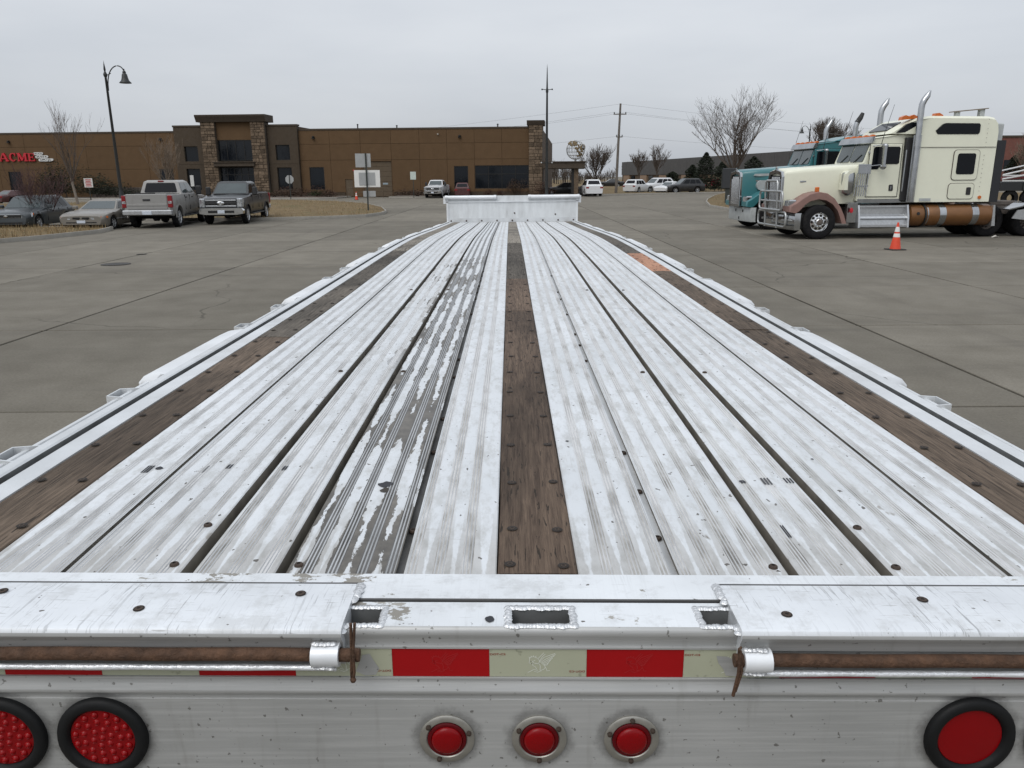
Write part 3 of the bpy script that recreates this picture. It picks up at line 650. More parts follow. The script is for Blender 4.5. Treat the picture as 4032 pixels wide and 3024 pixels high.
for s, pts in ((-1, [(-.288, -.05), (-.276, -.047), (-.27, -.06), (-.262, -.074), (-.268, -.086), (-.285, -.0875), (-.30, -.08)]), (1, [(.30, -.05), (.283, -.049), (.287, -.062), (.296, -.074), (.30, -.085), (.318, -.087), (.32, -.06)])):
    mb = MB(); mb.add([WP(a, 1.0832, b) for a, b in pts], [tuple(range(len(pts)))]); mb.build('torn_tape_patch', m_rear, trailer)
# -- rear lamps
m_rubber = M_simple('black_rubber', (.005, .0055, .006), .6, 0, .2, 10, spec=.25)
def lens_mat(name, col, em=0.0):
    t = NT(name); t.inp('Base Color', col); t.inp('Roughness', .24); t.b.inputs['Specular IOR Level'].default_value = .22
    t.b.inputs['Transmission Weight'].default_value = .0; t.b.inputs['Subsurface Weight'].default_value = .25; t.b.inputs['Subsurface Radius'].default_value = (.02, .002, .002)
    return t.mat
m_lens, m_lens2, m_bead = lens_mat('red_lamp_lens', (.19, .0012, .003)), lens_mat('dark_red_lens', (.085, .002, .004)), lens_mat('red_lens_bead', (.235, .0015, .003))
m_ring = M_simple('brushed_ring', (.33, .32, .29), .38, .7, .15, 30)
FACE = 1.0818
def facing(x, z, push=0.0): q = WP(x, FACE - push, z); return TM(q, rx=R(90))
mb = MB(); mb.lathe([(.074, 0), (.0745, .006), (.071, .0115), (.060, .013), (.0555, .010), (.053, .002)], 40); grom = mb.mesh('tail_lamp', m_rubber, 50)
mb = MB(); mb.lathe([(.0535, .003), (.0525, .005), (.030, .0065), (0, .007)], 36); lens_me = mb.mesh('lamp_lens', m_lens, 40)
bd = MB()
for ring_, (rr, n) in enumerate(((0, 1), (.0155, 6), (.0305, 11), (.0445, 15))):
    for k in range(n):
        a = 2 * math.pi * k / n + ring_ * .3
        bd.lathe([(.0062, -.001), (.0060, .0005), (.0046, .0017), (.0040, .0012), (.0022, .0030), (0, .0036)], 10, M=TM((rr * math.cos(a), rr * math.sin(a), .0062)))
bead_me = bd.mesh('lens_beads', m_bead, 50)
for x, z, led in ((-.724, -.203, 1), (-.891, -.203, 1), (.7105, -.197, 0), (.878, -.197, 0)):
    o = bpy.data.objects.new('tail_lamp', grom); COL.objects.link(o); o.parent = trailer; o.matrix_local = facing(x, z)
    inst('lamp_lens', lens_me, o)
    if led: inst('lens_beads', bead_me, o)
mb = MB(); mb.lathe([(.0455, 0), (.0455, .003), (.043, .0048), (.0345, .0048), (.0325, .003), (.0325, .0)], 40); ring_me = mb.mesh('marker_lamp', m_ring, 40)
mb = MB(); mb.lathe([(.0322, .001), (.0322, .0045), (.0295, .0062), (.0265, .0062), (.0255, .0045)], 32, mats=[1, 1, 1, 0]); mb.lathe([(.0255, .0045), (.0250, .0085), (.021, .0112), (.011, .0128), (0, .0132)], 32); mk_me = mb.mesh('marker_lens', [m_lens, m_lens2], 50)
mb = MB(); mb.lathe([(.0042, 0), (.0042, .004), (.002, .0055), (0, .0055)], 10); ms_me = mb.mesh('ring_screw', m_rust_d, 40)
for k, (x, scr) in enumerate(((-.1555, (20, 250, 140)), (-.0025, (150, 270, 35)), (.1505, (90, 270, 30, 160)))):
    o = bpy.data.objects.new('marker_lamp', ring_me); COL.objects.link(o); o.parent = trailer; o.matrix_local = facing(x, -.2055)
    inst('marker_lens', mk_me, o)
    for a in scr: inst('ring_screw', ms_me, o, (.039 * math.cos(R(a)), .039 * math.sin(R(a)), .0045))
# -- running gear under the bed
for x in (-.5, .5):
    mb = MB(); mb.extrude_y([(x - .07, -.20), (x + .07, -.20), (x + .07, -.62), (x - .07, -.62)], YS[3:-2:3], closed=True, warp=WP, caps=True); mb.build('main_beam', m_void, trailer)
mb = MB()
for i in range(24): wbox(mb, -1.25, 1.25, 1.9 + .55 * i, 2.0 + .55 * i, -.21, -.10)
mb.build('cross_members', m_void, trailer)
m_tyre = M_simple('tyre_rubber', (.010, .010, .011), .85, 0, .25, 8, .2, dirt=.25, dirtcol=(.06, .053, .047), spec=.2)
m_polish = M_simple('polished_aluminium', (.72, .73, .74), .16, .95, .06, 5)
mb = MB(); mb.lathe([(.27, -.14), (.30, -.15), (.48, -.15), (.52, -.11), (.525, 0), (.52, .11), (.48, .15), (.30, .15), (.27, .14)], 36, M=TM(ry=R(90))); tw_me = mb.mesh('trailer_wheel', m_tyre, 40)
mb = MB(); mb.lathe([(.29, .10), (.27, .145), (.22, .06), (.12, .09), (.11, .14), (0, .14)], 28, M=TM(ry=R(90))); mb.lathe([(.29, -.10), (.27, -.145), (.22, -.06), (.12, -.09), (.11, -.14), (0, -.14)], 28, M=TM(ry=R(90))); tr_me = mb.mesh('wheel_rim', m_polish, 40)
for y in (2.9, 5.9):
    for x in (-1.12, -.80, .80, 1.12): o = inst('trailer_wheel', tw_me, trailer, (x + .04, y - TY, .525)); inst('wheel_rim', tr_me, o)
    mb = MB(); mb.tube([(-1.0, y - TY, .525), (1.1, y - TY, .525)], .07, 10); mb.build('axle', m_void, trailer)
for x in (-.75, .75):
    mb = MB(); mb.box(x - .07, x + .07, 12.2 - TY, 12.34 - TY, .03, 1.1, 0, .01); mb.box(x - .14, x + .14, 12.15 - TY, 12.4 - TY, 0, .03); mb.build('landing_leg', m_void, trailer)
# ================================================================ GROUND
def conc_mat(name, joints=False):
    t = NT(name); co = t.obj('Object') if joints else None
    geo = t.n('ShaderNodeNewGeometry'); P = geo.outputs['Position']
    big = t.noise(.16, 5, .6, P); mid = t.noise(1.3, 5, .65, P); fin = t.noise(38, 4, .7, P)
    col = t.ramp(mid, (.3, (.150, .137, .113)), (.7, (.192, .177, .148)))
    col = t.mix(1.0, col, t.ramp(big, (.3, .86), (.7, 1.1)), 'MULTIPLY')
    if not joints: col = t.mix(1.0, col, t.ramp(t.rnd(), (0, .84), (1, 1.10)), 'MULTIPLY')
    col = t.mix(1.0, col, t.ramp(fin, (.25, .80), (.75, 1.18)), 'MULTIPLY')
    trk = t.noise(.5, 5, .65, t.mapv((.22, 2.2, 1), rot=(0, 0, R(-9)), src=P)); col = t.mix(t.math('MULTIPLY', t.sstep(trk, .52, .72), .5), col, (.098, .090, .078))
    trk2 = t.noise(.6, 4, .6, t.mapv((2.0, .18, 1), rot=(0, 0, R(35)), src=P)); col = t.mix(t.math('MULTIPLY', t.sstep(trk2, .56, .72), .35), col, (.11, .10, .088))
    sp = t.noise(3.0, 6, .75, P); col = t.mix(t.math('MULTIPLY', t.sstep(sp, .66, .76), .5), col, (.085, .078, .068))
    cr = t.n('ShaderNodeTexVoronoi', feature='DISTANCE_TO_EDGE'); wv = t.n('ShaderNodeVectorMath', operation='ADD'); nv = t.n('ShaderNodeTexNoise'); t.l(P, nv.inputs['Vector']); nv.inputs['Scale'].default_value = .7; nv.inputs['Detail'].default_value = 6; t.l(P, wv.inputs[0]); t.l(nv.outputs[1], wv.inputs[1]); t.l(wv.outputs[0], cr.inputs['Vector']); cr.inputs['Scale'].default_value = .14
    col = t.mix(t.math('MULTIPLY', t.math('MULTIPLY', t.sstep(cr.outputs['Distance'], .0035, .001), t.sstep(t.noise(.2, 3, .5, P), .5, .58)), .6), col, (.06, .055, .047))
    if joints:
        sx = t.n('ShaderNodeSeparateXYZ'); t.l(P, sx.inputs[0])
        fx = t.math('ABSOLUTE', t.math('SUBTRACT', t.math('MODULO', t.math('ADD', sx.outputs[0], 3806.5 - 3.81 * 0), 3.81), 1.905))
        fy = t.math('ABSOLUTE', t.math('SUBTRACT', t.math('MODULO', t.math('ADD', sx.outputs[1], 400 - 2.76), 3.92), 1.96))
        col = t.mix(t.math('MULTIPLY', t.sstep(fx, 1.85, 1.89), 0.0), col, (.06, .055, .048))
    t.inp('Base Color', col); t.inp('Roughness', .95); t.b.inputs['Specular IOR Level'].default_value = .12
    t.bump(fin, .25, .004); return t.mat
m_conc, m_conc2 = conc_mat('yard_concrete'), conc_mat('far_concrete', True)
m_joint = M_simple('dark_joint_filler', (.062, .056, .046), .95, spec=.1)
mb = MB(); mb.add([(-900, -60, -.03), (900, -60, -.03), (900, 1500, -.03), (-900, 1500, -.03)], [(0, 1, 2, 3)])
ground = tag(mb.build('ground', m_conc2), kind='structure')
# paving slabs of the yard, each a piece of its own
JX, JY, PX, PY = 4.87, 6.72, 3.81, 3.92
yard = bpy.data.objects.new('concrete_yard', None); COL.objects.link(yard); tag(yard, kind='structure')
mb = MB(); mb.box(0, PX - .042, 0, PY - .036, -.024, 0, 0, .006); slab_me = mb.mesh('paving_slab', m_conc)
y0, y1 = JY - 3 * PY, JY + 14 * PY
mb = MB(); mb.add([(-60, y0, -.022), (60, y0, -.022), (60, y1 - .03, -.022), (-60, y1 - .03, -.022)], [(0, 1, 2, 3)]); tag(mb.build('joint_filler', m_joint), kind='structure')
cells = []
for j in range(-3, 14):
    for i in range(-17, 16):
        x, y = JX + i * PX, JY + j * PY
        if abs(x + PX / 2) < (y + PY) * .72 + 6 or y < 8: cells.append((math.hypot(x + 1.9, y + 1.9), x, y))
cells.sort(); rs = random.Random(5)
for d, x, y in cells[:298]: inst('paving_slab', slab_me, yard, (x + .021, y + .018, rs.uniform(-.002, .002)))
mb = MB()
for d, x, y in cells[298:]: mb.box(x + .014, x + PX - .014, y + .014, y + PY - .014, -.021, 0, 0, .004)
for j in range(-3, 14):
    for i in range(-17, 16):
        x, y = JX + i * PX, JY + j * PY
        if not (abs(x + PX / 2) < (y + PY) * .72 + 6 or y < 8): mb.box(x + .014, x + PX - .014, y + .014, y + PY - .014, -.021, 0, 0, .004)
o = mb.build('paving_slab', m_conc, yard); o['kind'] = 'stuff'
# ---------------------------------------------------------------- kerbed islands of winter grass
m_kerb = M_simple('kerb_concrete', (.27, .255, .225), .85, 0, .12, 2.5, .2, dirt=.3, dirtcol=(.14, .13, .11))
def grass_mat():
    t = NT('dormant_grass'); a = t.noise(1.1, 5, .65); b = t.noise(14, 4, .7)
    c = t.ramp(a, (.3, (.135, .098, .055)), (.7, (.205, .155, .090))); c = t.mix(1.0, c, t.ramp(b, (.25, .6), (.75, 1.3)), 'MULTIPLY')
    c = t.mix(t.math('MULTIPLY', t.sstep(t.noise(.5, 3, .5), .52, .66), .5), c, (.10, .10, .05))
    t.inp('Base Color', c); t.inp('Roughness', .95); t.b.inputs['Specular IOR Level'].default_value = .1; t.bump(b, .8, .05); return t.mat
m_grass = grass_mat()
m_blade = M_simple('dry_grass_blade', (.24, .175, .095), .9, 0, .45, 3.0, spec=.15)
m_mulch = M_simple('bark_mulch', (.075, .042, .028), .95, 0, .45, 12, .8)
def inset(poly, d):
    n = len(poly); res = []
    area = sum(poly[i][0] * poly[(i + 1) % n][1] - poly[(i + 1) % n][0] * poly[i][1] for i in range(n)); sg = 1 if area > 0 else -1
    for i in range(n):
        p, a, b = Vector(poly[i]), Vector(poly[i - 1]), Vector(poly[(i + 1) % n])
        n1 = (p - a).normalized(); n2 = (b - p).normalized(); N1, N2 = Vector((-n1.y, n1.x)) * sg, Vector((-n2.y, n2.x)) * sg
        m = (N1 + N2); m = m / max(.5, m.length_squared) * 2 if m.length > 1e-6 else N1
        res.append(tuple(p + m * d * .5 * (2 / max(1.0, (1 + N1.dot(N2)))) * (1 + N1.dot(N2)) / 2))
    return res
def island(name, pts, h=.15, w=.16, top=None, blades=0, bh=.09, seed=0, kerb=True, crown=.06):
    poly = [(p[0], p[1]) for p in pts]; ins = inset(poly, w); n = len(poly)
    if kerb:
        mb = MB(); r1 = inset(poly, .02)
        mb.rings([[(x, y, -.02) for x, y in poly], [(x, y, h - .03) for x, y in poly], [(x, y, h) for x, y in r1], [(x, y, h) for x, y in ins], [(x, y, h - .1) for x, y in ins]], cap=False)
        tag(mb.build('kerb', m_kerb, None, 30), kind='structure')
    mb = MB(); c = Vector((sum(p[0] for p in ins) / n, sum(p[1] for p in ins) / n)); lv = [0, .12, .35, 1.0]; rings = []
    for k in (0, .1, .3, .6):
        rings.append([(x + (c.x - x) * k, y + (c.y - y) * k, h - .035 + crown * min(1, k * 2)) for x, y in ins])
    mb.rings(rings, cap=False); mb.add([*rings[-1]], [tuple(range(n))]); o = tag(mb.build(name, top or m_grass, None, 60), kind='structure')
    if blades:
        r_ = random.Random(seed); mb = MB(); k = 0; xs = [p[0] for p in ins]; ys = [p[1] for p in ins]
        def inside(x, y):
            f = False
            for i in range(n):
                (xa, ya), (xb, yb) = ins[i], ins[i - 1]
                if (ya > y) != (yb > y) and x < (xb - xa) * (y - ya) / (yb - ya) + xa: f = not f
            return f
        while k < blades:
            x, y = r_.uniform(min(xs), max(xs)), r_.uniform(min(ys), max(ys))
            k += 1
            if not inside(x, y): continue
            a = r_.uniform(0, 6.28); w2 = r_.uniform(.006, .014); l = bh * r_.uniform(.5, 1.4); dx, dy = r_.uniform(-.6, .6) * l, r_.uniform(-.6, .6) * l; z = h - .03
            mb.add([(x - w2 * math.cos(a), y - w2 * math.sin(a), z), (x + w2 * math.cos(a), y + w2 * math.sin(a), z), (x + dx, y + dy, z + l + crown)], [(0, 1, 2)])
        tag(mb.build('dry_grass', m_blade, None, None), kind='stuff')
    return o
def arc(cx, cy, r, a0, a1, n=7): return [(cx + r * math.cos(R(a0 + (a1 - a0) * i / n)), cy + r * math.sin(R(a0 + (a1 - a0) * i / n))) for i in range(n + 1)]
# near left: the strip in front of the parked cars, its nose towards the trailer
a, b, c_, d_ = gp(-700, 1020), gp(160, 944), gp(392, 919), gp(428, 911)
island('grass_verge', [(-60, 24.6), (a.x, a.y), (b.x, b.y), (c_.x, c_.y), (d_.x, d_.y), (d_.x - .25, d_.y + .9), (d_.x - 1.0, d_.y + 1.3), (-20, 33.0), (-60, 32.6)], blades=26000, seed=1, bh=.13)
# centre left: the island that carries the road signs
q = [gp(*p) for p in ((1062, 868), (1311, 861), (1440, 855), (1505, 846), (1523, 838), (1505, 822), (1440, 806), (1330, 797), (1150, 792), (700, 796))]
island('grass_verge', [(-46, 40.0), (-30, 38.9)] + [(p.x, p.y) for p in q] + [(-52, 60.0)], blades=16000, seed=2, bh=.10)
# right: the island behind the trucks
q = [gp(*p) for p in ((2862, 761), (2815, 772), (2785, 788), (2779, 799), (2793, 815), (2876, 830))]
island('grass_verge', [(70, 76)] + [(p.x, p.y) for p in q] + [(24, 43.5), (70, 47.5)], blades=12000, seed=3, bh=.10)
# beyond the drive: lawn and field
island('grass_field', [(7.2, 84.8), (12, 87.5), (24, 94), (60, 100), (220, 120), (260, 420), (-120, 420), (-90, 130), (6.8, 130)], h=.14, w=.30, crown=.02)
# oil stains and litter on the yard
m_oil = M_simple('oil_stain', (.035, .032, .028), .55, 0, .3, 3)
def stain(px, py, rx, ry, seed):
    p = gp(px, py); r_ = random.Random(seed); n = 22; mb = MB()
    mb.add([(p.x + rx * (.72 + .28 * r_.random()) * math.cos(2 * math.pi * k / n), p.y + ry * (.72 + .28 * r_.random()) * math.sin(2 * math.pi * k / n), .006 + seed * .0004) for k in range(n)], [tuple(range(n))])
    tag(mb.build('oil_stain', M_STN, None, None), kind='structure')
t = NT('thin_oil_stain'); t.inp('Base Color', t.ramp(t.noise(.9, 5, .7), (.35, (.075, .068, .058)), (.65, (.13, .12, .104)))); t.inp('Roughness', .7); M_STN = t.mat
stain(3700, 931, 1.5, .55, 1); stain(3330, 925, 1.6, .5, 2); stain(3980, 915, 1.2, .5, 3); stain(3010, 885, 1.1, .8, 4)
m_iron = M_simple('cast_iron', (.045, .042, .038), .7, .4, .2, 8, .3)
for px, py, lab, k in ((456, 1041, 'round iron manhole cover in the yard, the nearer and larger of two', .34), (557, 1002, 'small round iron valve cover in the yard beyond the manhole cover', .13)):
    p = gp(px, py); mb = MB(); mb.lathe([(k * a_, z_) for a_, z_ in ((1, .002), (1, .010), (.92, .010), (.90, .006), (.5, .006), (.47, .010), (.42, .006), (0, .006))], 28); o = mb.build('manhole_cover', m_iron, None, 30, (p.x, p.y, .002)); tag(o, lab, 'manhole cover', 'manhole covers in the yard')
p = gp(3918, 935); mb = MB(); r_ = random.Random(4)
mb.add([(-.13, -.05, .0), (.0, -.08, .05), (.12, -.03, .0), (.14, .06, .02), (.02, .05, .07), (-.1, .06, .01)], [(0, 1, 4, 5), (1, 2, 3, 4)]); o = mb.build('paper_scrap', M_simple('white_paper', (.62, .60, .55), .8), None, None, (p.x, p.y, .004)); tag(o, 'crumpled white paper scrap on the concrete beside the cream truck', 'litter')

# ================================================================ LONG TAN WAREHOUSE
BA = R(-4.5); B0 = Vector((3.38, 84.0))
bld = thing('warehouse', 'long brown single-storey warehouse with stone entrance tower and red lettering', 'building', (B0.x, B0.y, 0), BA)
m_tan = M_simple('tan_precast_panel', (.106, .066, .036), .95, 0, .07, 1.2, .1, orandom=.05, spec=.15)
m_olive = M_simple('dark_olive_render', (.052, .037, .023), .95, 0, .08, 1.5)
m_corn = M_simple('brown_cornice', (.050, .037, .025), .85, 0, .08, 2)
m_seam = M_simple('panel_joint', (.066, .041, .022), .95)
m_glass = M_simple('dark_window_glass', (.005, .007, .010), .06, 0, .2, 1, spec=.3)
m_frame = M_simple('dark_bronze_frame', (.016, .015, .014), .5, .3)
m_stone = M_simple('tan_field_stone', (.135, .100, .070), .95, 0, .3, 4, .5, orandom=.42, spec=.15)
m_mortar = M_simple('stone_mortar', (.075, .060, .046), .95)
m_coping = M_simple('pale_coping', (.33, .30, .26), .6)
def holes_mesh(mb, x0, x1, z0, z1, holes, ya, yb, mat=0):
    xs = sorted({x0, x1, *[min(max(h[k], x0), x1) for h in holes for k in (0, 1)]}); zs = sorted({z0, z1, *[min(max(h[k], z0), z1) for h in holes for k in (2, 3)]})
    for xa, xb in zip(xs, xs[1:]):
        for za, zb in zip(zs, zs[1:]):
            if any(h[0] <= xa + 1e-6 and xb <= h[1] + 1e-6 and h[2] <= za + 1e-6 and zb <= h[3] + 1e-6 for h in holes): continue
            mb.box(xa, xb, ya, yb, za, zb, mat)
def panels(xs, zs, holes, ya, yb, mt):
    for xa, xb in zip(xs, xs[1:]):
        for za, zb in zip(zs, zs[1:]):
            g = .013; mb = MB(); holes_mesh(mb, xa + g, xb - g, za + g, zb - g, holes, ya, yb)
            if mb.f: mb.build('wall_panel', mt, bld)
def window(x0, x1, z0, z1, y, nx=1, nz=1, split_z=None):
    mb = MB(); f = .07
    mb.box(x0, x0 + f, y - .06, y + .05, z0, z1); mb.box(x1 - f, x1, y - .06, y + .05, z0, z1); mb.box(x0 + f, x1 - f, y - .06, y + .05, z0, z0 + f); mb.box(x0 + f, x1 - f, y - .06, y + .05, z1 - f, z1)
    for i in range(1, nx): xx = x0 + (x1 - x0) * i / nx; mb.box(xx - .03, xx + .03, y - .05, y + .04, z0 + f, z1 - f)
    if split_z: mb.box(x0 + f, x1 - f, y - .048, y + .035, split_z - .03, split_z + .03)
    w = mb.build('window', m_frame, bld)
    for i in range(nx):
        xa, xb = x0 + (x1 - x0) * i / nx + .035, x0 + (x1 - x0) * (i + 1) / nx - .035
        for za, zb in (((z0 + .04, z1 - .04),) if not split_z else ((z0 + .04, split_z - .02), (split_z + .02, z1 - .04))):
            mb = MB(); mb.box(xa, xb, y - .012, y + .012, za, zb); mb.build('pane', m_glass, w)
DEPTH = 42.0
# core behind the cladding
mb = MB(); mb.box(-70, -39.68, .16, DEPTH, 0, 6.86); mb.box(-26.05, -.15, .16, DEPTH, 0, 6.92); mb.box(-39.66, -26.07, .30, DEPTH - .4, 0, 7.3); mb.build('wall', m_seam, bld)
# left wing
lw = [(-59.34, -57.84, .39, 2.88), (-41.9, -40.3, .6, 3.05)]
panels([-70, -66.9, -63.6, -60.3, -56.95, -53.4, -49.95, -46.5, -42.98, -39.66], [0.0, 3.05, 5.46, 6.80], lw, 0, .15, m_tan)
mb = MB(); mb.box(-70, -39.66, -.04, .4, 6.80, 6.98); mb.build('parapet_coping', m_corn, bld)
for h in lw: window(*h, .10)
# right wing
rw = [(-25.12, -23.51, .78, 3.13), (-19.25, -16.15, 0, 3.70), (-21.25, -20.42, 0, 1.85), (-9.42, -7.92, .84, 3.14), (-7.19, -1.46, .81, 3.19)]
panels([-26.05, -22.72, -19.4, -16.11, -13.08, -10.14, -7.22, -4.31, -1.46], [0.0, .5, 3.84, 5.48, 6.88], rw, 0, .15, m_tan)
mb = MB(); mb.box(-26.05, -1.46, -.04, .4, 6.88, 7.06); mb.build('parapet_coping', m_corn, bld)
window(*rw[0], .10, 1); window(*rw[3], .10); window(*rw[4], .10, 4, split_z=2.3)
m_door = M_simple('olive_roller_door', (.085, .060, .035), .7, 0, .06, 2)
for k in range(7):
    mb = MB(); mb.box(-19.25, -16.15, .13, .17, .04 + k * .52, .04 + k * .52 + .505, 0, .012); mb.build('roller_door_panel', m_door, bld)
for x in (-17.9, -16.9): mb = MB(); mb.box(x - .28, x + .28, .115, .13, 1.28, 1.46); mb.build('roller_door_light', M_simple('door_light', (.25, .30, .33), .2), bld)
mb = MB(); mb.box(-21.25, -20.42, .06, .12, .02, 1.85, 0, .01); o = mb.build('door', m_door, bld); mb = MB(); mb.tube([(-20.52, .04, .9), (-20.52, .04, 1.05)], .02, 6); mb.build('handle', m_frame, o)
# middle blocks either side of the tower
mids = [(-38.65, -37.13, 3.8, 5.37), (-38.65, -37.13, .78, 3.05), (-28.54, -27.0, 3.87, 5.44), (-28.54, -26.95, .8, 3.12)]
for xa, xb in ((-39.66, -36.36), (-29.36, -26.05)):
    for za, zb in ((0, 3.5), (3.5, 7.34)):
        mb = MB(); holes_mesh(mb, xa + .02, xb - .02, za, zb - .02, mids, -.35, .30); mb.build('wall_panel', m_olive, bld)
    mb = MB(); mb.box(xa - .03, xb + .03, -.40, .45, 7.34, 7.52); mb.build('parapet_coping', m_corn, bld)
for h in mids: window(*h, -.10)
# entrance tower: stone piers, tan head panel, glass, ledge, cornice
def masonry(x0, x1, z0, z1, y, seed, depth=.55):
    r_ = random.Random(seed); mb = MB(); mb.box(x0 + .03, x1 - .03, y + .06, y + depth, z0, z1); mb.build('stone_pier', m_mortar, bld); z = z0
    while z < z1 - .05:
        h = min(r_.uniform(.20, .42), z1 - z)
        if z1 - z - h < .12: h = z1 - z
        x = x0
        while x < x1 - .02:
            w = min(r_.uniform(.30, .75), x1 - x)
            if x1 - x - w < .18: w = x1 - x
            pr = r_.uniform(0, .05); mb = MB(); mb.box(x + .012, x + w - .012, y - pr, y + .10, z + .012, z + h - .012, 0, .03); mb.build('stone', m_stone, bld); x += w
        z += h
masonry(-36.36, -34.82, 0, 7.78, -.85, 1); masonry(-30.94, -29.38, 0, 7.78, -.85, 2)
for k, (xa, xb) in enumerate(((-36.30, -34.86), (-30.90, -29.42))):
    mb = MB(); mb.box(xa, xb, -.30, .5, 0, 7.75); mb.build('pier_core', m_mortar, bld)
mb = MB(); mb.box(-34.82, -30.94, -.45, -.25, 5.98, 7.78); mb.build('wall_panel', m_tan, bld)
mb = MB(); mb.box(-34.82, -30.94, -.02, .2, 0, 5.98); mb.build('wall_panel', m_seam, bld)
window(-34.80, -30.96, 3.85, 5.96, -.35, 4); window(-34.80, -30.96, .1, 3.15, -.35, 5, split_z=2.4)
mb = MB(); mb.box(-35.2, -30.72, -1.1, -.2, 3.25, 3.62, 0, .03); mb.box(-35.3, -30.62, -1.2, -.2, 3.63, 3.75, 0, .03); mb.build('entrance_ledge', m_corn, bld)
mb = MB(); mb.prism([(-.98, 7.78), (-1.05, 7.95), (-1.22, 8.28), (-1.26, 8.35), (-1.26, 8.50), (1.2, 8.50), (1.2, 7.78)], -36.72, -29.12, axis='x'); mb.build('cornice', m_corn, bld)
# corner pier on the right and the covered drive beyond it
masonry(-1.46, -.02, 0, 7.15, -.35, 3)
mb = MB(); mb.box(-1.42, -.04, .18, 2, 0, 7.15); mb.build('pier_core', m_mortar, bld)
mb = MB(); mb.prism([(-.42, 7.15), (-.46, 7.25), (-.60, 7.48), (-.62, 7.62), (2, 7.62), (2, 7.15)], -1.66, .16, axis='x'); mb.build('cornice', m_corn, bld)
mb = MB(); mb.box(-.02, 4.42, -.4, 6.0, 2.80, 3.42, 0, .03); mb.box(-.02, 4.5, -.5, 6.1, 3.43, 3.54); mb.build('canopy_roof', m_corn, bld)
for yy in (.1, 5.2):
    mb = MB(); mb.box(3.0, 3.28, yy, yy + .5, 0, 2.8); mb.build('canopy_post', m_frame, bld)
    mb = MB(); mb.box(3.29, 3.75, yy - .05, yy + .5, 0, 2.8); mb.build('canopy_pier', m_stone, bld)
# stone base course and roof vents, wall lamps
m_base = M_simple('dark_base_stone', (.060, .048, .040), .9, 0, .3, 3, .4, orandom=.3)
for xa, xb in ((-49.9, -42.3),):
    for i in range(14): x = xa + (xb - xa) * i / 14; mb = MB(); mb.box(x + .01, x + (xb - xa) / 14 - .01, -.14, .0, 0, 1.12, 0, .03); mb.build('base_stone', m_base, bld)
mb = MB(); mb.box(-26.0, -21.3, -.08, .0, 0, .48); mb.box(-16.0, -1.5, -.08, .0, 0, .48); mb.build('base_course', m_olive, bld)
for x, h in ((-20.38, 7.58), (-16.04, 7.42), (-5.0, 7.45)):
    mb = MB(); mb.tube([(x, 3, 6.9), (x, 3, h)], .07, 8); mb.tube([(x, 3, h), (x, 3, h + .10)], [.14, .05], 8); mb.build('roof_vent', m_frame, bld)
for x, z in ((-58.65, 6.05), (-41.3, 6.15), (-24.43, 6.18), (-8.74, 6.15)):
    mb = MB(); mb.box(x - .10, x + .10, -.22, 0, z - .02, z + .13, 0, .02); mb.prism([(-.30, z - .14), (-.02, z + .02), (-.02, z - .14)], x - .16, x + .16, axis='x'); mb.build('wall_lamp', m_frame, bld)
mb = MB(); mb.box(-11.1, -10.95, -.18, 0, 6.3, 6.44, 0, .02); mb.build('security_camera', m_coping, bld)
mb = MB(); mb.lathe([(.10, 0), (.10, .05), (.06, .08), (0, .08)], 12, M=TM((-20.25, -.01, 2.75), rx=R(90))); mb.build('alarm_bell', M_simple('alarm_red', (.35, .02, .015), .5), bld)
# the sign: red slab-serif capitals and three white plaques
m_sred, m_swht, m_sink = M_simple('sign_red', (.45, .010, .022), .45), M_simple('sign_white', (.62, .62, .60), .5), M_simple('sign_ink', (.03, .03, .03), .6)
sign = thing('wall_sign', 'red ACME letters and white slanted plaques on the brown wall', 'sign', (B0.x, B0.y, 0), BA)
def letter(ch, x, z, h, w):
    mb = MB(); D = .16; k = h
    def bar(xa, za, xb, zb, tw):
        d = Vector((xb - xa, zb - za)).normalized(); nx, nz = -d.y * tw / 2, d.x * tw / 2
        q = [(x + xa * w + nx, z + za * k + nz), (x + xa * w - nx, z + za * k - nz), (x + xb * w - nx, z + zb * k - nz), (x + xb * w + nx, z + zb * k + nz)]
        yb = -.02 - random.random() * .004; mb.prism(q, yb - D, yb)
    T = h * .24; t_ = h * .10
    if ch == 'A': bar(.04, 0, .46, 1, t_ * 1.3); bar(.50, 1, .90, 0, T); bar(.2, .32, .8, .32, t_); bar(-.04, .05, .24, .05, t_); bar(.66, .05, 1.08, .05, t_)
    if ch == 'M': bar(.14, 0, .14, 1, t_ * 1.3); bar(.18, 1, .5, .1, T); bar(.5, .1, .82, 1, t_ * 1.3); bar(.86, 0, .86, 1, T); bar(0, .05, .28, .05, t_); bar(.66, .05, 1.06, .05, t_); bar(0, .95, .26, .95, t_); bar(.76, .95, 1.06, .95, t_)
    if ch == 'E': bar(.2, 0, .2, 1, T); bar(0, .05, .92, .05, t_); bar(0, .95, .9, .95, t_); bar(.2, .5, .7, .5, t_); bar(.9, 0, .9, .3, t_); bar(.88, .72, .88, 1, t_); bar(.68, .36, .68, .64, t_)
    if ch == 'C':
        n = 12; outer = []; inner = []
        for i in range(n + 1):
            a = R(42 + 276 * i / n); outer.append((.52 + .52 * math.cos(a), .5 + .52 * math.sin(a))); inner.append((.56 + .30 * math.cos(a), .5 + .42 * math.sin(a)))
        for i in range(n):
            mb.prism([(x + p[0] * w, z + p[1] * k) for p in (outer[i], outer[i + 1], inner[i + 1], inner[i])], -.02 - D, -.02)
        bar(.9, .62, .9, 1.0, t_)
    return mb.build('sign_letter', m_sred, sign)
for ch, x, w in (('A', -59.95, 1.0), ('C', -58.80, .78), ('M', -57.88, 1.12), ('E', -56.62, .80)): letter(ch, x, 3.98, .86 - (.04 if ch == 'E' else 0), w)
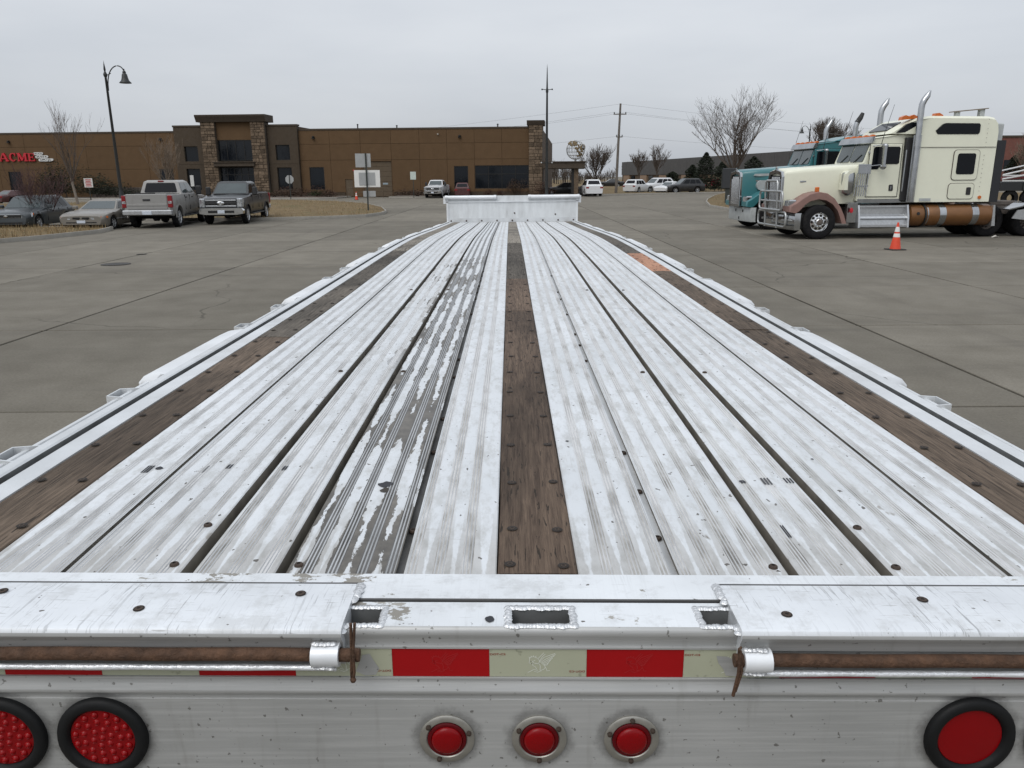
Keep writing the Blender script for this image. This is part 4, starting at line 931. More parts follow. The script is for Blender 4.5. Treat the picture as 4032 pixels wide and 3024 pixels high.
def text_mesh(name, s, size, mt, M, parent, ext=.01, off=0.0, sx=1.0):
    o = text(name, s, size, mt, M, parent, ext, off, sx=sx); return o
for k, (s, xc, w) in enumerate((('TRUCK', -55.45, 1.15), ('BRAKE &', -55.05, 1.45), ('SUPPLY CO.', -54.62, 1.70))):
    zc = 4.76 - k * .33; mb = MB(); pts = []
    for i in range(16):
        a = 2 * math.pi * i / 16; cxx = math.copysign(abs(math.cos(a)) ** .45, math.cos(a)); czz = math.copysign(abs(math.sin(a)) ** .7, math.sin(a)); pts.append((xc + w / 2 * cxx + czz * .03, zc + .155 * czz))
    mb.prism(pts, -.14 - k * .004, -.02); pl = mb.build('sign_plaque', m_swht, sign)
    text('plaque_lettering', s, .24, m_sink, TM((xc, -.145 - k * .004, zc), rx=R(90)), pl, .004, .004, sx=w / (len(s) * .165))
# planting bed along the wall
a = lambda s, y: (B0.x + math.cos(BA) * s - math.sin(BA) * y, B0.y + math.sin(BA) * s + math.cos(BA) * y)
island('mulch_bed', [a(-15.6, -4.2), a(-1, -4.2), a(1.2, -3.6), a(1.2, -.42), a(-15.6, -.42)], h=.13, top=m_mulch, crown=.03)
island('mulch_bed', [a(-30.0, -6.2), a(-22.2, -6.6), a(-20.6, -5.6), a(-20.6, -.42), a(-28.8, -.42), a(-30.0, -1.2)], h=.13, top=m_mulch, crown=.03)
island('mulch_bed', [a(-70, -4.4), a(-38, -4.4), a(-36.6, -2.4), a(-36.6, -1.2), a(-70, -.42)], h=.13, top=m_mulch, crown=.03)
# ---------------------------------------------------------------- farther buildings
m_dkroof = M_simple('dark_grey_cladding', (.060, .058, .057), .7, 0, .06, 1.0, orandom=.06)
far = thing('distant_warehouse', 'long dark grey warehouse far behind the bare trees', 'building', (0, 0, 0))
q0, q1 = Vector((27.8, 200)), Vector((43, 92)); L = (q1 - q0).length; ang = math.atan2(q1.y - q0.y, q1.x - q0.x); Mf = TM((q0.x, q0.y, 0), rz=ang)
for i in range(24):
    mb = MB(); mb.box(L * i / 24 + .03, L * (i + 1) / 24 - .03, 0, .2, 2.2, 5.3, M=Mf); mb.build('wall_panel', m_dkroof, far)
mb = MB(); mb.box(0, L, .2, 7, 0, 5.1, M=Mf); mb.build('wall', m_seam, far)
m_ptan = M_simple('pale_tan_block', (.22, .15, .10), .9)
for i in range(8):
    mb = MB(); mb.box(L * (i + .15) / 8, L * (i + .5) / 8, -.1, .2, 0, 2.1, M=Mf); mb.build('pale_bay', m_ptan, far)
    mb = MB(); mb.box(L * (i + .6) / 8, L * (i + .8) / 8, .05, .2, .8, 2.0, M=Mf); w_ = mb.build('window', m_glass, far)
brick = thing('brick_building', 'red brick building behind the sleeper cab of the cream truck', 'building', (0, 0, 0))
p = dp(3970, 120); m_brk = M_simple('red_brick', (.14, .055, .042), .9, 0, .15, 2)
mb = MB(); mb.box(p.x - 5, p.x + 4, 120, 135, 0, 7.2); mb.build('wall', m_brk, brick)
mb = MB(); mb.box(p.x - 5.1, p.x + 4.1, 119.9, 135, 7.2, 7.5); mb.build('roof', m_corn, brick)
for i in range(3): mb = MB(); mb.box(p.x - 4 + i * 2.6, p.x - 2.6 + i * 2.6, 119.95, 120.05, 2.4, 4.0); mb.build('window', m_glass, brick)
# ================================================================ TREES AND SHRUBS
m_bark = M_simple('grey_brown_bark', (.055, .045, .037), .95, 0, .3, 6, .4)
m_twig = M_simple('bare_twigs', (.072, .056, .045), .95, 0, .25, 4)
m_twig_r = M_simple('reddish_twigs', (.060, .030, .028), .9, 0, .25, 4)
m_twig_t = M_simple('tan_twigs', (.15, .115, .085), .95, 0, .3, 4)
m_pale_trunk = M_simple('pale_trunk', (.17, .145, .12), .95, 0, .2, 6)
def bare_tree(name, label, loc, h, trunk_h, spread, seed, group=None, cat='tree', nlimb=5, up=.55, r0=None, lv=5, tw=.011, mats=None, lean=0.0, kids=(3, 4)):
    r_ = random.Random(seed); root = thing(name, label, cat, loc, 0, group); tr, cr = MB(), MB(); r0 = r0 or h * .018
    def grow(p, d, L, r, k):
        n = 3 if k > 1 else 2; pts = [p]; q = p
        for i in range(n):
            d = (d + Vector((r_.uniform(-1, 1), r_.uniform(-1, 1), r_.uniform(-.3, 1))) * (.16 if k > 2 else .24)).normalized(); q = q + d * (L / n); pts.append(q)
        rs = [max(tw * .6, r * (1 - .5 * i / n)) for i in range(n + 1)]
        (tr if k == lv else cr).tube(pts, rs, 5 if r > .03 else 3, cap=False)
        if k <= 0: return
        for c in range(r_.randint(*kids)):
            i = r_.randint(1, n); b = pts[i]
            a = r_.uniform(0, 6.28); s = r_.uniform(.45, .95); side = Vector((math.cos(a), math.sin(a), 0)); dd = (d * (1 - s * .35) + side * s * (1 - up * .45) + Vector((0, 0, up * .55))).normalized()
            grow(b, dd, L * r_.uniform(.58, .8), max(tw, rs[i] * .68), k - 1)
        grow(pts[-1], d, L * .7, max(tw, rs[-1] * .9), k - 1)
    if trunk_h > 0:
        n = 5; pts = [Vector((lean * trunk_h * i / n + r_.uniform(-.02, .02) * h * .1, r_.uniform(-.02, .02) * h * .1, trunk_h * i / n)) for i in range(n + 1)]
        tr.tube(pts, [r0 * (1.35 if i == 0 else 1 - .25 * i / n) for i in range(n + 1)], 8); top = pts[-1]
    else: top = Vector((0, 0, 0))
    Lm = (h - trunk_h) * .40
    for i in range(nlimb):
        a = 2 * math.pi * (i + r_.uniform(-.25, .25)) / nlimb; t_ = r_.uniform(.35, 1.0) * spread
        b = top - Vector((0, 0, trunk_h * .28 * r_.random())) if trunk_h > 0 else Vector((r_.uniform(-.2, .2), r_.uniform(-.15, .15), 0))
        grow(b, Vector((math.cos(a) * t_, math.sin(a) * t_, 1)).normalized(), Lm * r_.uniform(.85, 1.1), r0 * .55, lv - 1)
    if trunk_h > 0: grow(top, Vector((0, 0, 1)), Lm, r0 * .6, lv - 1); tr.build('trunk', (mats or (m_bark, m_twig))[0], root, 60)
    cr.build('branches' if trunk_h <= 0 else 'crown', (mats or (m_bark, m_twig))[1], root, None)
    return root
bare_tree('bare_tree', 'large bare spreading tree behind the dark box on the right island', dp(2883, 70), 9.0, 2.7, .95, 29, nlimb=7, lv=5, tw=.0085, kids=(2, 4), r0=.18, up=.30)
bare_tree('bare_tree', 'bushy bare tree just left of the utility pole', dp(2345, 120), 6.9, 1.6, .95, 12, nlimb=7, lv=4, tw=.022, kids=(3, 5), r0=.16)
bare_tree('bare_tree', 'slim bare tree in front of the dark warehouse', dp(2584, 130), 7.2, 2.6, .62, 13, nlimb=5, lv=4, tw=.018)
bare_tree('bare_tree', 'wide bare tree crown rising behind the teal truck', dp(3250, 150), 11.6, 3.0, .85, 14, nlimb=9, lv=5, tw=.028, kids=(3, 4), r0=.22)
bare_tree('bare_tree', 'faint bare tree low against the far warehouse roof', dp(2515, 165), 7.2, 2.5, .7, 15, nlimb=6, lv=4, tw=.028)
bare_tree('bare_tree', 'bare tree beside the brick building at the right edge', dp(4040, 95), 7.0, 1.6, .7, 16, nlimb=8, lv=4, tw=.02, kids=(3, 5), mats=(m_bark, m_twig_t))
bare_tree('bare_tree', 'tall narrow bare tree with pale trunk in front of the red lettering wall', gp(308, 812), 7.5, 2.1, .42, 17, nlimb=5, up=.95, lv=4, tw=.008, mats=(m_pale_trunk, m_twig), lean=-.10, r0=.11, kids=(2, 3))
bare_tree('bare_tree', 'small vase-shaped bare tree before the window behind the silver pickup', a_ if False else (lambda p: (p.x, p.y, .1))(dp(660, 79)), 5.6, .8, .45, 18, nlimb=7, up=.9, lv=4, tw=.010, mats=(m_pale_trunk, m_twig_t), r0=.09)
bare_tree('bare_shrub', 'dark red many-stemmed bare shrub in front of the grey SUV', (lambda p: (p.x, p.y, .12))(gp(172, 896)), 2.5, 0, 1.0, 19, cat='shrub', nlimb=19, up=.62, lv=4, tw=.006, mats=(m_twig_r, m_twig_r), r0=.05, kids=(2, 3))
# leaf shrubs: many small leaf faces through the volume, on a few stems
m_ever = M_simple('dark_evergreen', (.022, .028, .018), .9, 0, .5, 5, spec=.2); m_green = M_simple('yew_green', (.030, .040, .016), .9, 0, .5, 5, spec=.2)
m_brown = M_simple('brown_shrub_twigs', (.075, .050, .036), .95, 0, .4, 4, spec=.1); m_rbrown = M_simple('red_brown_hedge', (.070, .040, .030), .95, 0, .4, 4, spec=.1)
m_far = M_simple('far_wood_twigs', (.085, .070, .058), .95, 0, .3, .8, spec=.1)
def shrub(name, label, loc, w, d, h, mt, seed, n=900, leaf=.05, shape='mound', group=None, cat='shrub', z0=.0):
    r_ = random.Random(seed); root = thing(name, label, cat, loc, 0, group); mb = MB(); lob = [(r_.uniform(-.32, .32), r_.uniform(-.3, .3), r_.uniform(.75, 1.0)) for _ in range(6)]
    for i in range(n):
        if shape == 'mound':
            lx, ly, lz = lob[i % 6]; u = r_.random() ** .45; a = r_.uniform(0, 6.28); e = math.asin(r_.random())
            x, y, z = (lx + .34 * u * math.cos(a) * math.cos(e)) * w, (ly + .34 * u * math.sin(a) * math.cos(e)) * d, z0 + h * (.12 + lz * .88 * u * math.sin(e))
        else:                                          # pointed evergreen
            t_ = r_.random() ** 1.1; rr = (1 - t_ ** 2.0) ** .7 * (.85 + .15 * math.sin(t_ * 17 + seed)) * r_.random() ** .4; a = r_.uniform(0, 6.28)
            x, y, z = rr * w / 2 * math.cos(a), rr * d / 2 * math.sin(a), z0 + .06 * h + t_ * h * .96
        l = leaf * r_.uniform(.5, 1.5); q = Matrix.Rotation(r_.uniform(0, 6.28), 3, 'Z') @ Matrix.Rotation(r_.uniform(-1.2, 1.2), 3, 'X')
        c = Vector((x, y, z)); mb.add([tuple(c + q @ Vector(p)) for p in ((-l, -l * .3, 0), (l, -l * .25, 0), (l * .9, l * .3, .3 * l), (-l * .8, l * .3, .2 * l))], [(0, 1, 2, 3)])
    mb.build('foliage', mt, root, None); st = MB()
    for k in range(5): st.tube([(r_.uniform(-.1, .1) * w, r_.uniform(-.1, .1) * d, 0), (r_.uniform(-.25, .25) * w, r_.uniform(-.25, .25) * d, h * .7)], [.03, .012], 5)
    st.build('stem', m_bark, root, 60); return root
def bp(s, y): return (B0.x + math.cos(BA) * s - math.sin(BA) * y, B0.y + math.sin(BA) * s + math.cos(BA) * y, .11)
for lab, s, y, w, h, mt, n, lf in (
    ('low dark green clipped shrub at the foot of the right stone pier', -28.4, -2.2, 2.0, .75, m_green, 900, .06),
    ('long brown twiggy mound in front of the square ground-floor window', -26.3, -3.6, 4.2, .95, m_brown, 1500, .06),
    ('reddish hedge below the window right of the tower', -25.6, -1.4, 5.4, 1.2, m_rbrown, 1600, .06),
    ('bright green low shrub between two brown mounds', -23.5, -2.4, 2.3, .75, m_green, 900, .06),
    ('brown rounded mound just left of the service door', -21.9, -3.8, 2.7, .80, m_brown, 1100, .06),
    ('wide brown mound around the small white sign', -13.2, -2.6, 4.6, .85, m_brown, 1500, .06),
    ('small dark ball shrub left of the white pickup', -11.3, -1.5, 1.2, .8, m_rbrown, 500, .05),
    ('small dark ball shrub under the wide right window, left one', -5.6, -1.6, .95, .75, m_rbrown, 500, .045),
    ('small dark ball shrub under the wide right window, right one', -4.2, -1.6, .95, .70, m_rbrown, 500, .045),
    ('tall flat-topped brown shrub in front of the wide right window', -2.6, -1.5, 2.5, 1.9, m_brown, 1900, .05),
    ('dark twiggy shrub at the foot of the corner stone pier', -.1, -2.4, 2.6, 1.7, m_rbrown, 1500, .05)):
    shrub('shrub', lab, bp(s, y), w, min(w, 1.8), h, mt, int(abs(s) * 100), n, lf, group='shrubs along the brown warehouse')
for lab, s, y, w, h, n in (
    ('big dark evergreen bush left of the tall narrow tree', -53.2, -3.0, 4.2, 3.5, 3000), ('big dark evergreen bush behind the tall narrow tree', -50.4, -3.2, 4.6, 4.3, 3600), ('dark evergreen bush right of the tall narrow tree', -47.6, -3.0, 3.8, 3.0, 2600), ('low dark bush left of the black lamp post base', -45.5, -2.8, 3.0, 1.9, 1500), ('low dark hedge behind the silver pickup cab', -42.4, -2.6, 3.6, 1.0, 1100)):
    shrub('evergreen_bush', lab, bp(s, y), w, 2.6, h, m_ever, int(abs(s) * 77), n, .07, group='dark bushes along the left wall')
for lab, px, D, w, h in (('pointed evergreen behind the dark parked SUV, tallest of the row', 2773, 100, 3.4, 4.6), ('pointed evergreen left of the tallest one behind the dark SUV', 2722, 104, 3.2, 3.2), ('broad evergreen behind the dark box sign', 2842, 98, 3.6, 3.6), ('low evergreen behind the white parked cars', 2645, 108, 3.4, 2.4), ('dark evergreen behind the teal truck bonnet', 2960, 96, 4.2, 4.0), ('dark evergreen left of the brick building behind the cream sleeper', 3975, 100, 3.0, 4.0)):
    p = dp(px, D); shrub('evergreen_tree', lab, (p.x, p.y, .1), w, w, h, m_ever, px, 4200, .10, 'cone', 'evergreens beyond the drive', 'tree')
# far wood seen under the canopy and along the horizon
def wood(pxs, D0, h, n, seed, lab=None):
    r_ = random.Random(seed); mb = MB()
    for i in range(n):
        px = r_.uniform(*pxs); D = D0 * r_.uniform(1, 1.25); b = dp(px, D); hh = h * r_.uniform(.55, 1.0) * (.8 + .25 * math.sin(px * .021)); mb.tube([b, b + Vector((r_.uniform(-.3, .3), 0, hh * .5))], [.09, .05], 4, cap=False)
        for k in range(26):
            z = hh * r_.uniform(.2, .75); a = r_.uniform(0, 6.28); l = hh * r_.uniform(.12, .36); c = b + Vector((0, 0, z)); e = c + Vector((math.cos(a) * l * .55, math.sin(a) * l * .55, l)); mb.tube([c, e], [.035, .012], 3, cap=False)
            for m in range(3):
                q = c.lerp(e, r_.uniform(.3, 1)); mb.tube([q, q + Vector((r_.uniform(-.6, .6), r_.uniform(-.6, .6), r_.uniform(.1, .9))) * l * .5], [.02, .012], 3, cap=False)
    tag(mb.build('far_wood', m_far, None, None), kind='stuff')
wood((2090, 2330), 190, 6.2, 70, 31); wood((2300, 2700), 230, 5.5, 60, 32); wood((3020, 3500), 210, 6.0, 60, 33); wood((3850, 4300), 170, 6.0, 60, 34)
# ================================================================ STREET FURNITURE
m_post = M_simple('black_lamp_metal', (.022, .024, .024), .5, .2, .15, 6)
m_signback = M_simple('bare_sign_back', (.36, .37, .37), .45, .4, .08, 3); m_white = M_simple('white_sign_paint', (.66, .66, .64), .5, 0, .05, 3)
m_dpost = M_simple('dark_sign_post', (.035, .04, .036), .6, .3)
def lamp_post(label, loc, rz, arms=((1,),), sc=1.0):
    root = thing('lamp_post', label, 'lamp post', loc, rz, 'black arm lamp posts', sc); mb = MB(); mb.lathe([(.26, 0), (.26, .25), (.19, .35), (.17, .9), (.15, 1.0), (.14, 1.1)], 14); mb.build('base', m_post, root)
    mb = MB(); mb.lathe([(.135, 1.1), (.085, 9.9), (.11, 9.95), (.15, 10.05), (.15, 10.15), (.10, 10.25), (.06, 10.35)], 12); mb.build('pole', m_post, root)
    mb = MB(); mb.lathe([(.06, 10.35), (.085, 10.5), (.05, 10.8), (.02, 11.0), (0, 11.2)], 10); mb.build('finial', m_post, root)
    for s in (1,):
        mb = MB(); pts = []
        for i in range(15):
            t_ = i / 14; a = R(200 - 200 * t_); pts.append((.10 + .72 + .72 * math.cos(R(180 - 172 * t_)) , 0, 8.9 + 1.35 * t_ ** .6 + .9 * math.sin(math.pi * t_ * .98)))
        mb.tube(pts, .045, 8); mb.tube([(.1, 0, 10.05), (.45, 0, 10.2)], .03, 6); mb.build('arm', m_post, root, 60); e = pts[-1]
        mb = MB(); mb.lathe([(.02, .26), (.06, .20), (.10, .16), (.14, .05), (.12, 0), (.20, -.10), (.24, -.35), (.30, -.55), (.46, -.72), (.46, -.75), (.36, -.72), (0, -.66)], 18, M=TM((e[0], 0, e[2] - .1))); mb.ball((e[0], 0, e[2] + .18), .06, 8); mb.build('lamp_shade', m_post, root, 50)
    return root
p = gp(477, 791); lamp_post('black lamp post with bell shade behind the beige sedan', (p.x, 74.0, 0) if False else (dp(477, 66).x, 66, 0), 0)
q = dp(2152, 68); fp = thing('flag_pole', 'tall thin black pole with small cross arms beside the stone corner of the warehouse', 'pole', (q.x, q.y, 0)); mb = MB(); mb.lathe([(.22, 0), (.22, .3), (.15, .5), (.13, 1.0), (.075, 8.7), (.11, 8.8), (.11, 8.95), (.075, 9.1), (.05, 9.9), (.03, 10.6), (0, 11.0)], 12); mb.build('pole', m_post, fp)
for z, w in ((9.0, .42), (3.15, .45)):
    mb = MB(); mb.tube([(-w, 0, z + .02), (-w * .5, 0, z - .02), (w * .5, 0, z - .02), (w, 0, z + .02)], .03, 6); mb.build('cross_arm', m_post, fp)
    for s in (-1, 1): mb = MB(); mb.ball((s * w, 0, z), .07, 8); mb.build('arm_end', m_signback if z < 5 else m_post, fp)
lamp_post('distant black lamp post over the teal truck cab', dp(3168, 150), R(180))
# utility pole with wires
m_pole = M_simple('grey_utility_pole', (.13, .115, .10), .9, 0, .15, 3)
pb = gp(2425, 764); up = thing('utility_pole', 'tall grey wooden utility pole with small crossarm and wires', 'utility pole', (pb.x, pb.y, 0))
mb = MB(); mb.tube([(0, 0, 0), (.10, 0, 5), (.24, 0, 9.9)], [.17, .145, .11], 10); mb.build('pole', m_pole, up)
for z, w in ((8.75, .72), (6.3, .35)):
    mb = MB(); mb.box(.20 - w, .20 + w, -.16, -.05, z - .05, z + .05, 0, .01); mb.build('crossarm', m_pole, up)
    for s in (-.9, 0, .9): mb = MB(); mb.lathe([(.05, 0), (.08, .06), (.04, .10), (.06, .18), (0, .2)], 8, M=TM((.2 + s * w, -.1, z + .05))); mb.build('insulator', m_dpost, up)
def sag(a, b, k, n=16): return [tuple(Vector(a).lerp(Vector(b), i / n) - Vector((0, 0, 4 * k * (i / n) * (1 - i / n)))) for i in range(n + 1)]
m_wire = M_simple('overhead_wire', (.20, .205, .21), .6)
for i, (z, dx, za, zb) in enumerate(((9.85, 0, 6.8, 9.4), (8.95, -.7, 5.2, 8.2), (8.95, .7, 5.0, 8.0), (6.4, .0, 3.9, 6.2))):
    for e, zz in (((-75, 40), za), ((85, 60), zb)):
        mb = MB(); mb.tube(sag((pb.x + .2 + dx, pb.y, z), (pb.x + e[0], pb.y + e[1], zz), 1.0), .009, 4); tag(mb.build('power_line', m_wire, None, 60), ('topmost overhead wire', 'upper overhead wire on the left crossarm end', 'upper overhead wire on the right crossarm end', 'lowest overhead wire')[i] + (' running left of the grey utility pole' if e[0] < 0 else ' running right from the grey utility pole'), 'power line', 'power lines from the utility pole')
pw = dp(3445, 140); up2 = thing('utility_pole', 'distant utility pole with crossarms between the truck exhaust stacks', 'utility pole', (pw.x, pw.y, 0))
mb = MB(); mb.tube([(0, 0, 0), (0, 0, 10.5)], [.17, .11], 8); mb.build('pole', m_pole, up2)
for z in (9.6, 8.9): mb = MB(); mb.box(-1.2, 1.2, -.16, -.05, z - .06, z + .06); mb.build('crossarm', m_pole, up2)
# road signs seen from behind
p = gp(1451, 837); sg = thing('sign_post', 'dark sign post on the grass island carrying three sign backs', 'sign', (p.x, p.y, .12), R(3), sc=1.0)
mb = MB(); mb.box(-.04, .04, -.04, .04, 0, 3.3); mb.build('post', m_dpost, sg)
for x0, x1, z0, z1, mt in ((-.64, -.02, 2.50, 3.28, m_signback), (.03, .30, 2.50, 3.28, m_signback), (-.28, .50, .80, 1.14, m_signback)):
    mb = MB(); mb.box(x0 + .02, x1 - .02, .045, .055, z0, z1, 0, .003); mb.build('sign_back', mt, sg)
mb = MB(); mb.box(-.74, .78, .058, .068, 1.36, 2.34); o = mb.build('sign_back', m_white, sg)
mb = MB(); mb.box(-.46, .50, .045, .057, 1.46, 2.20); mb.build('sign_back', m_signback, sg)
p = gp(1146, 790); st = thing('stop_sign', 'round grey back of a road sign in front of the tower window', 'sign', (p.x, p.y, .1))
mb = MB(); mb.box(-.03, .03, -.03, .03, 0, 2.2); mb.build('post', m_dpost, st); mb = MB(); mb.prism([(.40 * math.cos(R(22.5 + 45 * k)), 1.80 + .40 * math.sin(R(22.5 + 45 * k))) for k in range(8)], .035, .045); mb.build('sign_back', m_signback, st)
def small_sign(label, px, D, z0, z1, w, lines=0, tint=None):
    q = dp(px, D); r = thing('small_sign', label, 'sign', (q.x, q.y, .05)); mb = MB(); mb.box(-.03, .03, 0, .05, 0, z1); mb.build('post', m_dpost, r); mb = MB(); mb.box(-w / 2, w / 2, -.02, -.006, z0, z1, 0, .004); pl = mb.build('sign_face', tint or m_white, r)
    for k in range(lines): mb = MB(); ww = w * (.36 - .06 * (k % 2)); zz = z1 - (z1 - z0) * (k + 1) / (lines + 1); mb.box(-ww, ww, -.024, -.021, zz - .03, zz + .03); mb.build('sign_print', m_sred if lines == 5 else m_dpost, pl)
    return r
small_sign('white parking sign with red print before the dark bushes', 354, 63, 1.35, 2.05, .68, 5)
small_sign('narrow white sign at the tower door behind the pickups', 762, 82, 1.2, 2.3, .36, 0)
small_sign('small pale sign on a post above the brown mound', 1629, 79, 1.75, 2.5, .56, 0, M_simple('pale_green_sign', (.46, .52, .48), .5))
# handrail by the service door
rl = thing('handrail', 'low dark handrail in front of the loading door', 'railing', bp(-18.3, -3.2)[:2] + (0,), BA)
for x in (-1.9, -.95, 0, .95, 1.9): mb = MB(); mb.tube([(x, 0, 0), (x, 0, 1.0)], .035, 6); mb.build('post', m_door, rl)
for z in (.55, 1.0): mb = MB(); mb.tube([(-1.9, 0, z), (1.9, 0, z)], .035, 6); mb.build('rail', m_door, rl)
# the dark box on a post (card reader kiosk) on the right island
p = gp(2862, 806); ks = thing('kiosk_box', 'dark box on a post at the tip of the right island', 'kiosk', (p.x, p.y, .12), R(-25))
mb = MB(); mb.box(-.15, .15, -.15, .15, 0, 1.0, 0, .01); mb.build('post', m_dpost, ks); m_ks = M_simple('charcoal_box', (.018, .020, .023), .5, 0, .1, 3)
mb = MB(); mb.box(-.40, .52, -.25, .25, 1.0, 2.4, 0, .03); mb.build('box', m_ks, ks)
mb = MB(); mb.box(-.45, -.41, -.22, .22, 1.05, 2.35); k_ = mb.build('front_plate', m_dpost, ks)
for i in range(5):
    for j in range(2): mb = MB(); mb.box(-.462, -.452, -.16 + j * .18, -.05 + j * .18, 1.15 + i * .24, 1.27 + i * .24); mb.build('button', m_signback, k_)
# wire globe sculpture above the canopy
p = dp(2264, 112); m_gw, m_gl = M_simple('globe_wire', (.46, .47, .47), .45, .3), M_simple('globe_land', (.17, .125, .065), .7, 0, .3, 3)
gl = thing('globe_sculpture', 'large wire globe with brown continents rising behind the canopy', 'sculpture', (p.x, p.y, 0)); gc = Vector((0, 0, 5.55)); gr = 1.28
mb = MB(); mb.lathe([(.5, 0), (.3, .4), (.16, 1), (.14, 4.3)], 12); mb.build('pedestal', m_signback, gl); mb = MB()
for k in range(8): mb.tube([gc + Vector((gr * math.cos(R(22.5 * k)) * math.sin(t_), gr * math.sin(R(22.5 * k)) * math.sin(t_), gr * math.cos(t_))) for t_ in [2 * math.pi * i / 28 for i in range(29)]], .035, 4)
for k in (-60, -35, -12, 12, 35, 60): mb.tube([gc + Vector((gr * math.cos(R(k)) * math.cos(t_), gr * math.cos(R(k)) * math.sin(t_), gr * math.sin(R(k)))) for t_ in [2 * math.pi * i / 28 for i in range(29)]], .03, 4)
mb.build('wire_ring', m_gw, gl, 60); r_ = random.Random(8)
for la, lo, n in ((40, 250, 26), (15, 285, 14), (-25, 300, 18), (50, 200, 10), (20, 20, 22), (55, 90, 22)):
    mb = MB()
    for i in range(n):
        A, B = R(la + r_.uniform(-17, 17)), R(lo + r_.uniform(-22, 22)); c = gc + Vector((math.cos(A) * math.cos(B), math.cos(A) * math.sin(B), math.sin(A))) * gr * 1.01
        mb.ball(c, (.15, .15, .13), 6)
    mb.build('continent', m_gl, gl)
# traffic cones
m_or, m_cw, m_cb = M_simple('cone_orange', (.62, .055, .018), .5, 0, .08, 6, dirt=.15), M_simple('cone_reflective_white', (.66, .66, .64), .35, 0, .06, 8), M_simple('cone_black_base', (.02, .02, .02), .7)
cone = thing('traffic_cone', 'orange traffic cone with two white bands in front of the cream truck', 'traffic cone', gp(3524, 984), R(8))
def cr_(z): return .145 - .122 * (z - .03) / .72
mb = MB(); mb.box(-.21, .21, -.21, .21, 0, .032, 0, .008); mb.build('base', m_cb, cone)
mb = MB(); prof = [(.0, .755), (.022, .755)] + [(cr_(z), z) for z in (.66, .56, .50, .44, .30, .03)]; mb.lathe(prof[::-1], 24); mb.build('body', m_or, cone, 50)
for a_, b_ in ((.56, .66), (.36, .48)): pass
for z0, z1 in ((.50, .635), (.355, .455)): mb = MB(); mb.lathe([(cr_(z0) + .003, z0), (cr_(z1) + .003, z1)], 24); mb.build('reflective_band', m_cw, cone, 50)
c2 = dup(cone, label='tiny distant orange traffic cone near the loading door', loc=gp(1404, 787)); cone['group'] = c2['group'] = 'orange traffic cones'
# ================================================================ CARS AND PICKUPS
m_cglass = M_simple('car_glass', (.045, .058, .060), .05, 0, .15, 1.5, spec=.6); m_dglass = M_simple('tinted_glass', (.005, .006, .008), .05, 0, .1, 1, spec=.22)
m_trim = M_simple('black_plastic_trim', (.018, .018, .019), .6); m_chrome = M_simple('chrome', (.62, .63, .64), .12, 1.0, .08, 6)
m_hlamp = M_simple('headlamp_glass', (.48, .50, .52), .08, .65, .6, 16); m_amber = M_simple('amber_lamp', (.55, .13, .02), .2); m_tail = M_simple('tail_lamp_red', (.20, .006, .008), .2)
m_plate_w = M_simple('number_plate', (.50, .54, .60), .45, 0, .2, 22); m_rimg = M_simple('alloy_rim', (.42, .43, .44), .3, .7, .1, 8); m_under = M_simple('dark_underbody', (.012, .012, .012), .9)
P_ = {'slate': M_paint('slate_grey_paint', (.026, .033, .038), .12), 'beige': M_paint('beige_silver_paint', (.165, .152, .132)), 'silver': M_paint('silver_paint', (.255, .25, .24), .35), 'dark': M_paint('dark_grey_paint', (.013, .0145, .016), .12),
      'white': M_paint('white_paint', (.62, .63, .64), .1), 'red': M_paint('dark_red_paint', (.055, .010, .010)), 'black': M_paint('black_paint', (.013, .014, .016))}
SPEC = {
 'suv': dict(L=4.76, W=1.89, H=1.69, wb=2.78, fo=.93, r=.365, bonnet=(.80, 1.06), belt=1.06, zb=.22, cab=(.78, -2.22), top=(.10, -1.75), wt=.68, wbelt=.86, glass='c'),
 'sedan': dict(L=5.02, W=1.88, H=1.42, wb=2.81, fo=1.02, r=.33, bonnet=(.68, .93), belt=.94, zb=.19, cab=(.72, -1.80), top=(-.02, -1.10), wt=.62, wbelt=.84, glass='c', boot=.98),
 'pickup': dict(L=6.05, W=2.03, H=1.98, wb=4.06, fo=.97, r=.43, bonnet=(1.17, 1.34), belt=1.38, zb=.50, cab=(1.18, -1.05), top=(.55, -.88), wt=.76, wbelt=.92, glass='c', bed=1.40)}
WHEELS = {}
def wheel_mesh(r, style):
    if (r, style) in WHEELS: return WHEELS[r, style]
    w = .125; R_ = Matrix.Rotation(R(90), 4, 'X'); mb = MB()
    mb.lathe([(r * .62, -w * .9), (r * .70, -w), (r * .92, -w), (r * .985, -w * .72), (r, -w * .3), (r, w * .3), (r * .985, w * .72), (r * .92, w), (r * .70, w), (r * .62, w * .9), (r * .60, 0), (r * .62, -w * .9)], 30, M=R_); tm = mb.mesh('wheel', m_tyre, 40)
    mb = MB(); mb.lathe([(r * .64, w * .95), (r * .60, w * .9), (r * .57, w * .55), (r * .54, w * .5)], 26, M=R_.inverted()); n = 5 if style == 'alloy' else 8
    for k in range(n):
        a = 2 * math.pi * k / n; Mx = R_.inverted() @ Matrix.Rotation(a, 4, 'Z'); mb.box(r * .10, r * .60, -r * .075, r * .075, w * .55, w * .82, 0, .01, Mx)
    mb.lathe([(r * .19, w * .5), (r * .19, w * .92), (r * .1, w * .98), (0, w * .98)], 16, M=R_.inverted()); mb.lathe([(r * .58, w * .35), (0, w * .35)], 20, 1, M=R_.inverted()); rm = mb.mesh('rim', [m_rimg, m_under], 40)
    WHEELS[r, style] = (tm, rm); return tm, rm
